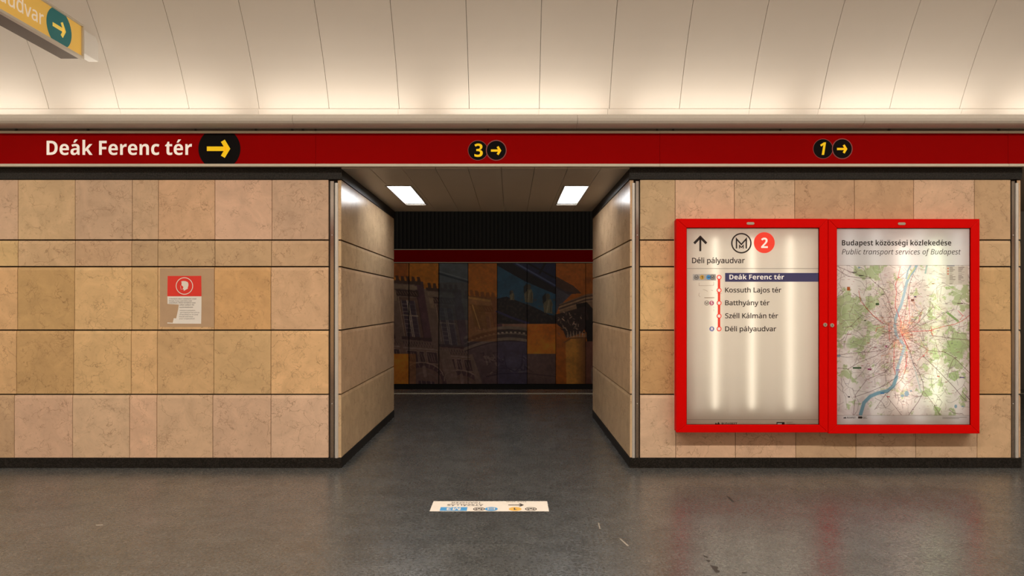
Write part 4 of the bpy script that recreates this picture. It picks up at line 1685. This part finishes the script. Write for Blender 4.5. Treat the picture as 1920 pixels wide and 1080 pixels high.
S2().rect(1359.5, 511.8, 1537, 528.2).build('station_band', PP, M['lit_blue'], sheet, I_)
S2().text('Deák Ferenc tér', 1367.5, 523.8, 1470, 8.8, .028).build('station_name', PP, M['lit_white'], sheet, 2 * I_)
for nm, yc, x1 in (('Kossuth Lajos tér', 544, 1465), ('Batthyány tér', 568, 1443), ('Széll Kálmán tér', 592.3, 1459), ('Déli pályaudvar', 616.8, 1455.5)):
    S2().text(nm, 1359.5, yc + 4.2, x1, 8.8, .019).build('station_name', PP, M['ink'], sheet, I_)
ln = S2().rect(1345.9, 520, 1350.4, 616).build('metro_line', PP, M['lit_red'], sheet, I_)
for yc in (520, 544.3, 568.2, 592.6, 616.6):
    S2().disc(1348.2, yc, 4.6, 28).build('station_ring', PP, M['lit_red'], sheet, 1.6 * I_)
    S2().disc(1348.2, yc, 2.9, 28).build('station_dot', PP, M['lit_white'], sheet, 2.4 * I_)
S2().rect(1299, 514, 1342.3, 525.8).build('transfer_strip', PP, pbr('grey_sticker', (.45, .43, .40), .6, emit=.12, ecol=(1, .93, .85)), sheet, I_)
for x_, y_, r_ in ((1305.7, 519.9, 4.4), (1335.5, 519.9, 4.4), (1325, 568.2, 4.5)):
    S2().metro(x_, y_, r_, .7).build('metro_icon', PP, M['ink'], sheet, 2 * I_)
S2().disc(1316.2, 519.9, 4.3, 28).build('line_disc', PP, M['lit_amber'], sheet, 2 * I_)
S2().text('1', 1315, 522.3, 1317.4, 5, .03).build('numeral', PP, M['ink'], sheet, 3 * I_)
S2().disc(1328.4, 519.9, 4.3, 28).build('bus_disc', PP, M['lit_sky'], sheet, 1.6 * I_)
S2().rect(1326.4, 519.2, 1330.4, 520.5).build('bus_icon', PP, M['print'], sheet, 3 * I_)
S2().disc(1334.3, 568.2, 4.4, 28).build('suburban_disc', PP, M['lit_pink'], sheet, 2 * I_)
S2().text('S', 1332.6, 570.6, 1336, 5.2, .02).build('numeral', PP, M['lit_white'], sheet, 3 * I_)
S2().disc(1334.6, 616.7, 4.5, 28).build('train_disc', PP, M['lit_train'], sheet, 2 * I_)
s = S2().poly([(1332.6, 618), (1332.6, 614.8), (1333.6, 613.8), (1335.6, 613.8), (1336.6, 614.8), (1336.6, 618)])
s.rect(1332, 618.6, 1337.2, 619.3)
s.build('train_icon', PP, M['lit_white'], sheet, 3 * I_)
s = S2()
for a in ([(1310.5, 535.5), (1338, 535)], [(1338, 528), (1338.2, 535)], [(1311, 530), (1310.5, 535.5)], [(1318, 543), (1323, 544), (1327, 546.5)], [(1333, 544), (1337, 545)],
          [(1343, 550), (1353, 550)], [(1311, 549), (1310, 554), (1313, 557)], [(1338, 575), (1338.4, 577)], [(1338, 580), (1338.6, 583.5)]):
    s.stroke(a, .45)
s.rect(1320.5, 557.6, 1339.5, 558.7)
s.build('glue_trace', PP, M['residue'], sheet, I_)
s = S2().text('BUDAPEST', 1353, 797.8, 1382, 5.5, .02)
s.poly([(1339.5, 797), (1342, 792.2), (1344.5, 795), (1347, 790.8), (1349.6, 795), (1351.6, 797)])
s.rect(1456, 791.4, 1471, 800)
s.build('footer_print', PP, M['ink'], sheet, I_)
s = S2().text('BKK', 1458, 797.4, 1466, 4, .02)
s.build('footer_logo', PP, M['lit_white'], sheet, 2 * I_)
s = S2()
for k, x1 in enumerate((1487, 1484, 1491)):
    s.rect(1474.5, 791 + 1.9 * k, x1, 791.6 + 1.9 * k)
s.build('footer_lines', PP, M['grey_ink'], sheet, I_)

# --- right case: city map
t = display_case('red framed lit display case with the city transport map, right of the pair', (1553.4, 410.5, 1837, 813), (1569.5, 427.5, 1820.5, 797), 1690.5, (1560, 610),
                 [(1694, M['tube_pink'], 455, 762, .058), (1755, M['tube_green'], 455, 762, .058)] +
                 [(x, M['tube_fill_white'], 432, 792, .062) for x in (1592, 1642, 1724, 1796)])  # added hidden fill to brighten the map
cvm = paint_map()
sh = S2().rect(1565, 422, 1825, 497.0)
sh.rect(1565, 779.0, 1825, 801)
sheet = sh.build('map_poster', PP, sheet_material('backlit_grey_paper', None, (.74, .735, .73)), t, .0)
cvm.mesh('city_map', PP, M['map_sheet'], sheet, 1565, 1825)
S2().text('Budapest közösségi közlekedése', 1578.5, 460.2, 1783.5, 9.8, .022).build('title', PP, M['ink'], sheet, I_)
S2().text('Public transport services of Budapest', 1578.5, 477.0, 1801.5, 9.8, .004, .2).build('subtitle', PP, M['ink'], sheet, I_)
S2().rect(1569, 497.2, 1820, 497.8).build('rule', PP, M['grey_ink'], sheet, I_)
S2().rect(1569, 778.6, 1820, 779.1).build('rule', PP, M['grey_ink'], sheet, I_)
s = S2().text('BUDAPEST', 1588, 784.6, 1604, 3.2, .02)
s.poly([(1581, 784.6), (1582.6, 781.6), (1584, 783.2), (1585.2, 781), (1587, 784.6)])
s.rect(1609, 780.9, 1614.4, 784.7)
s.disc(1615, 782.8, 2.1, 20)
s.build('footer_print', PP, M['ink'], sheet, I_)
s = S2()
for x0, x1, y in ((1618, 1625, 781.3), (1618, 1623, 782.7), (1618, 1626, 784.1), (1767, 1813, 782), (1767, 1798, 784.4)):
    s.rect(x0, y, x1, y + .8)
s.build('footer_lines', PP, M['grey_ink'], sheet, I_)

COL.objects.unlink(_co)
bpy.data.objects.remove(_co)
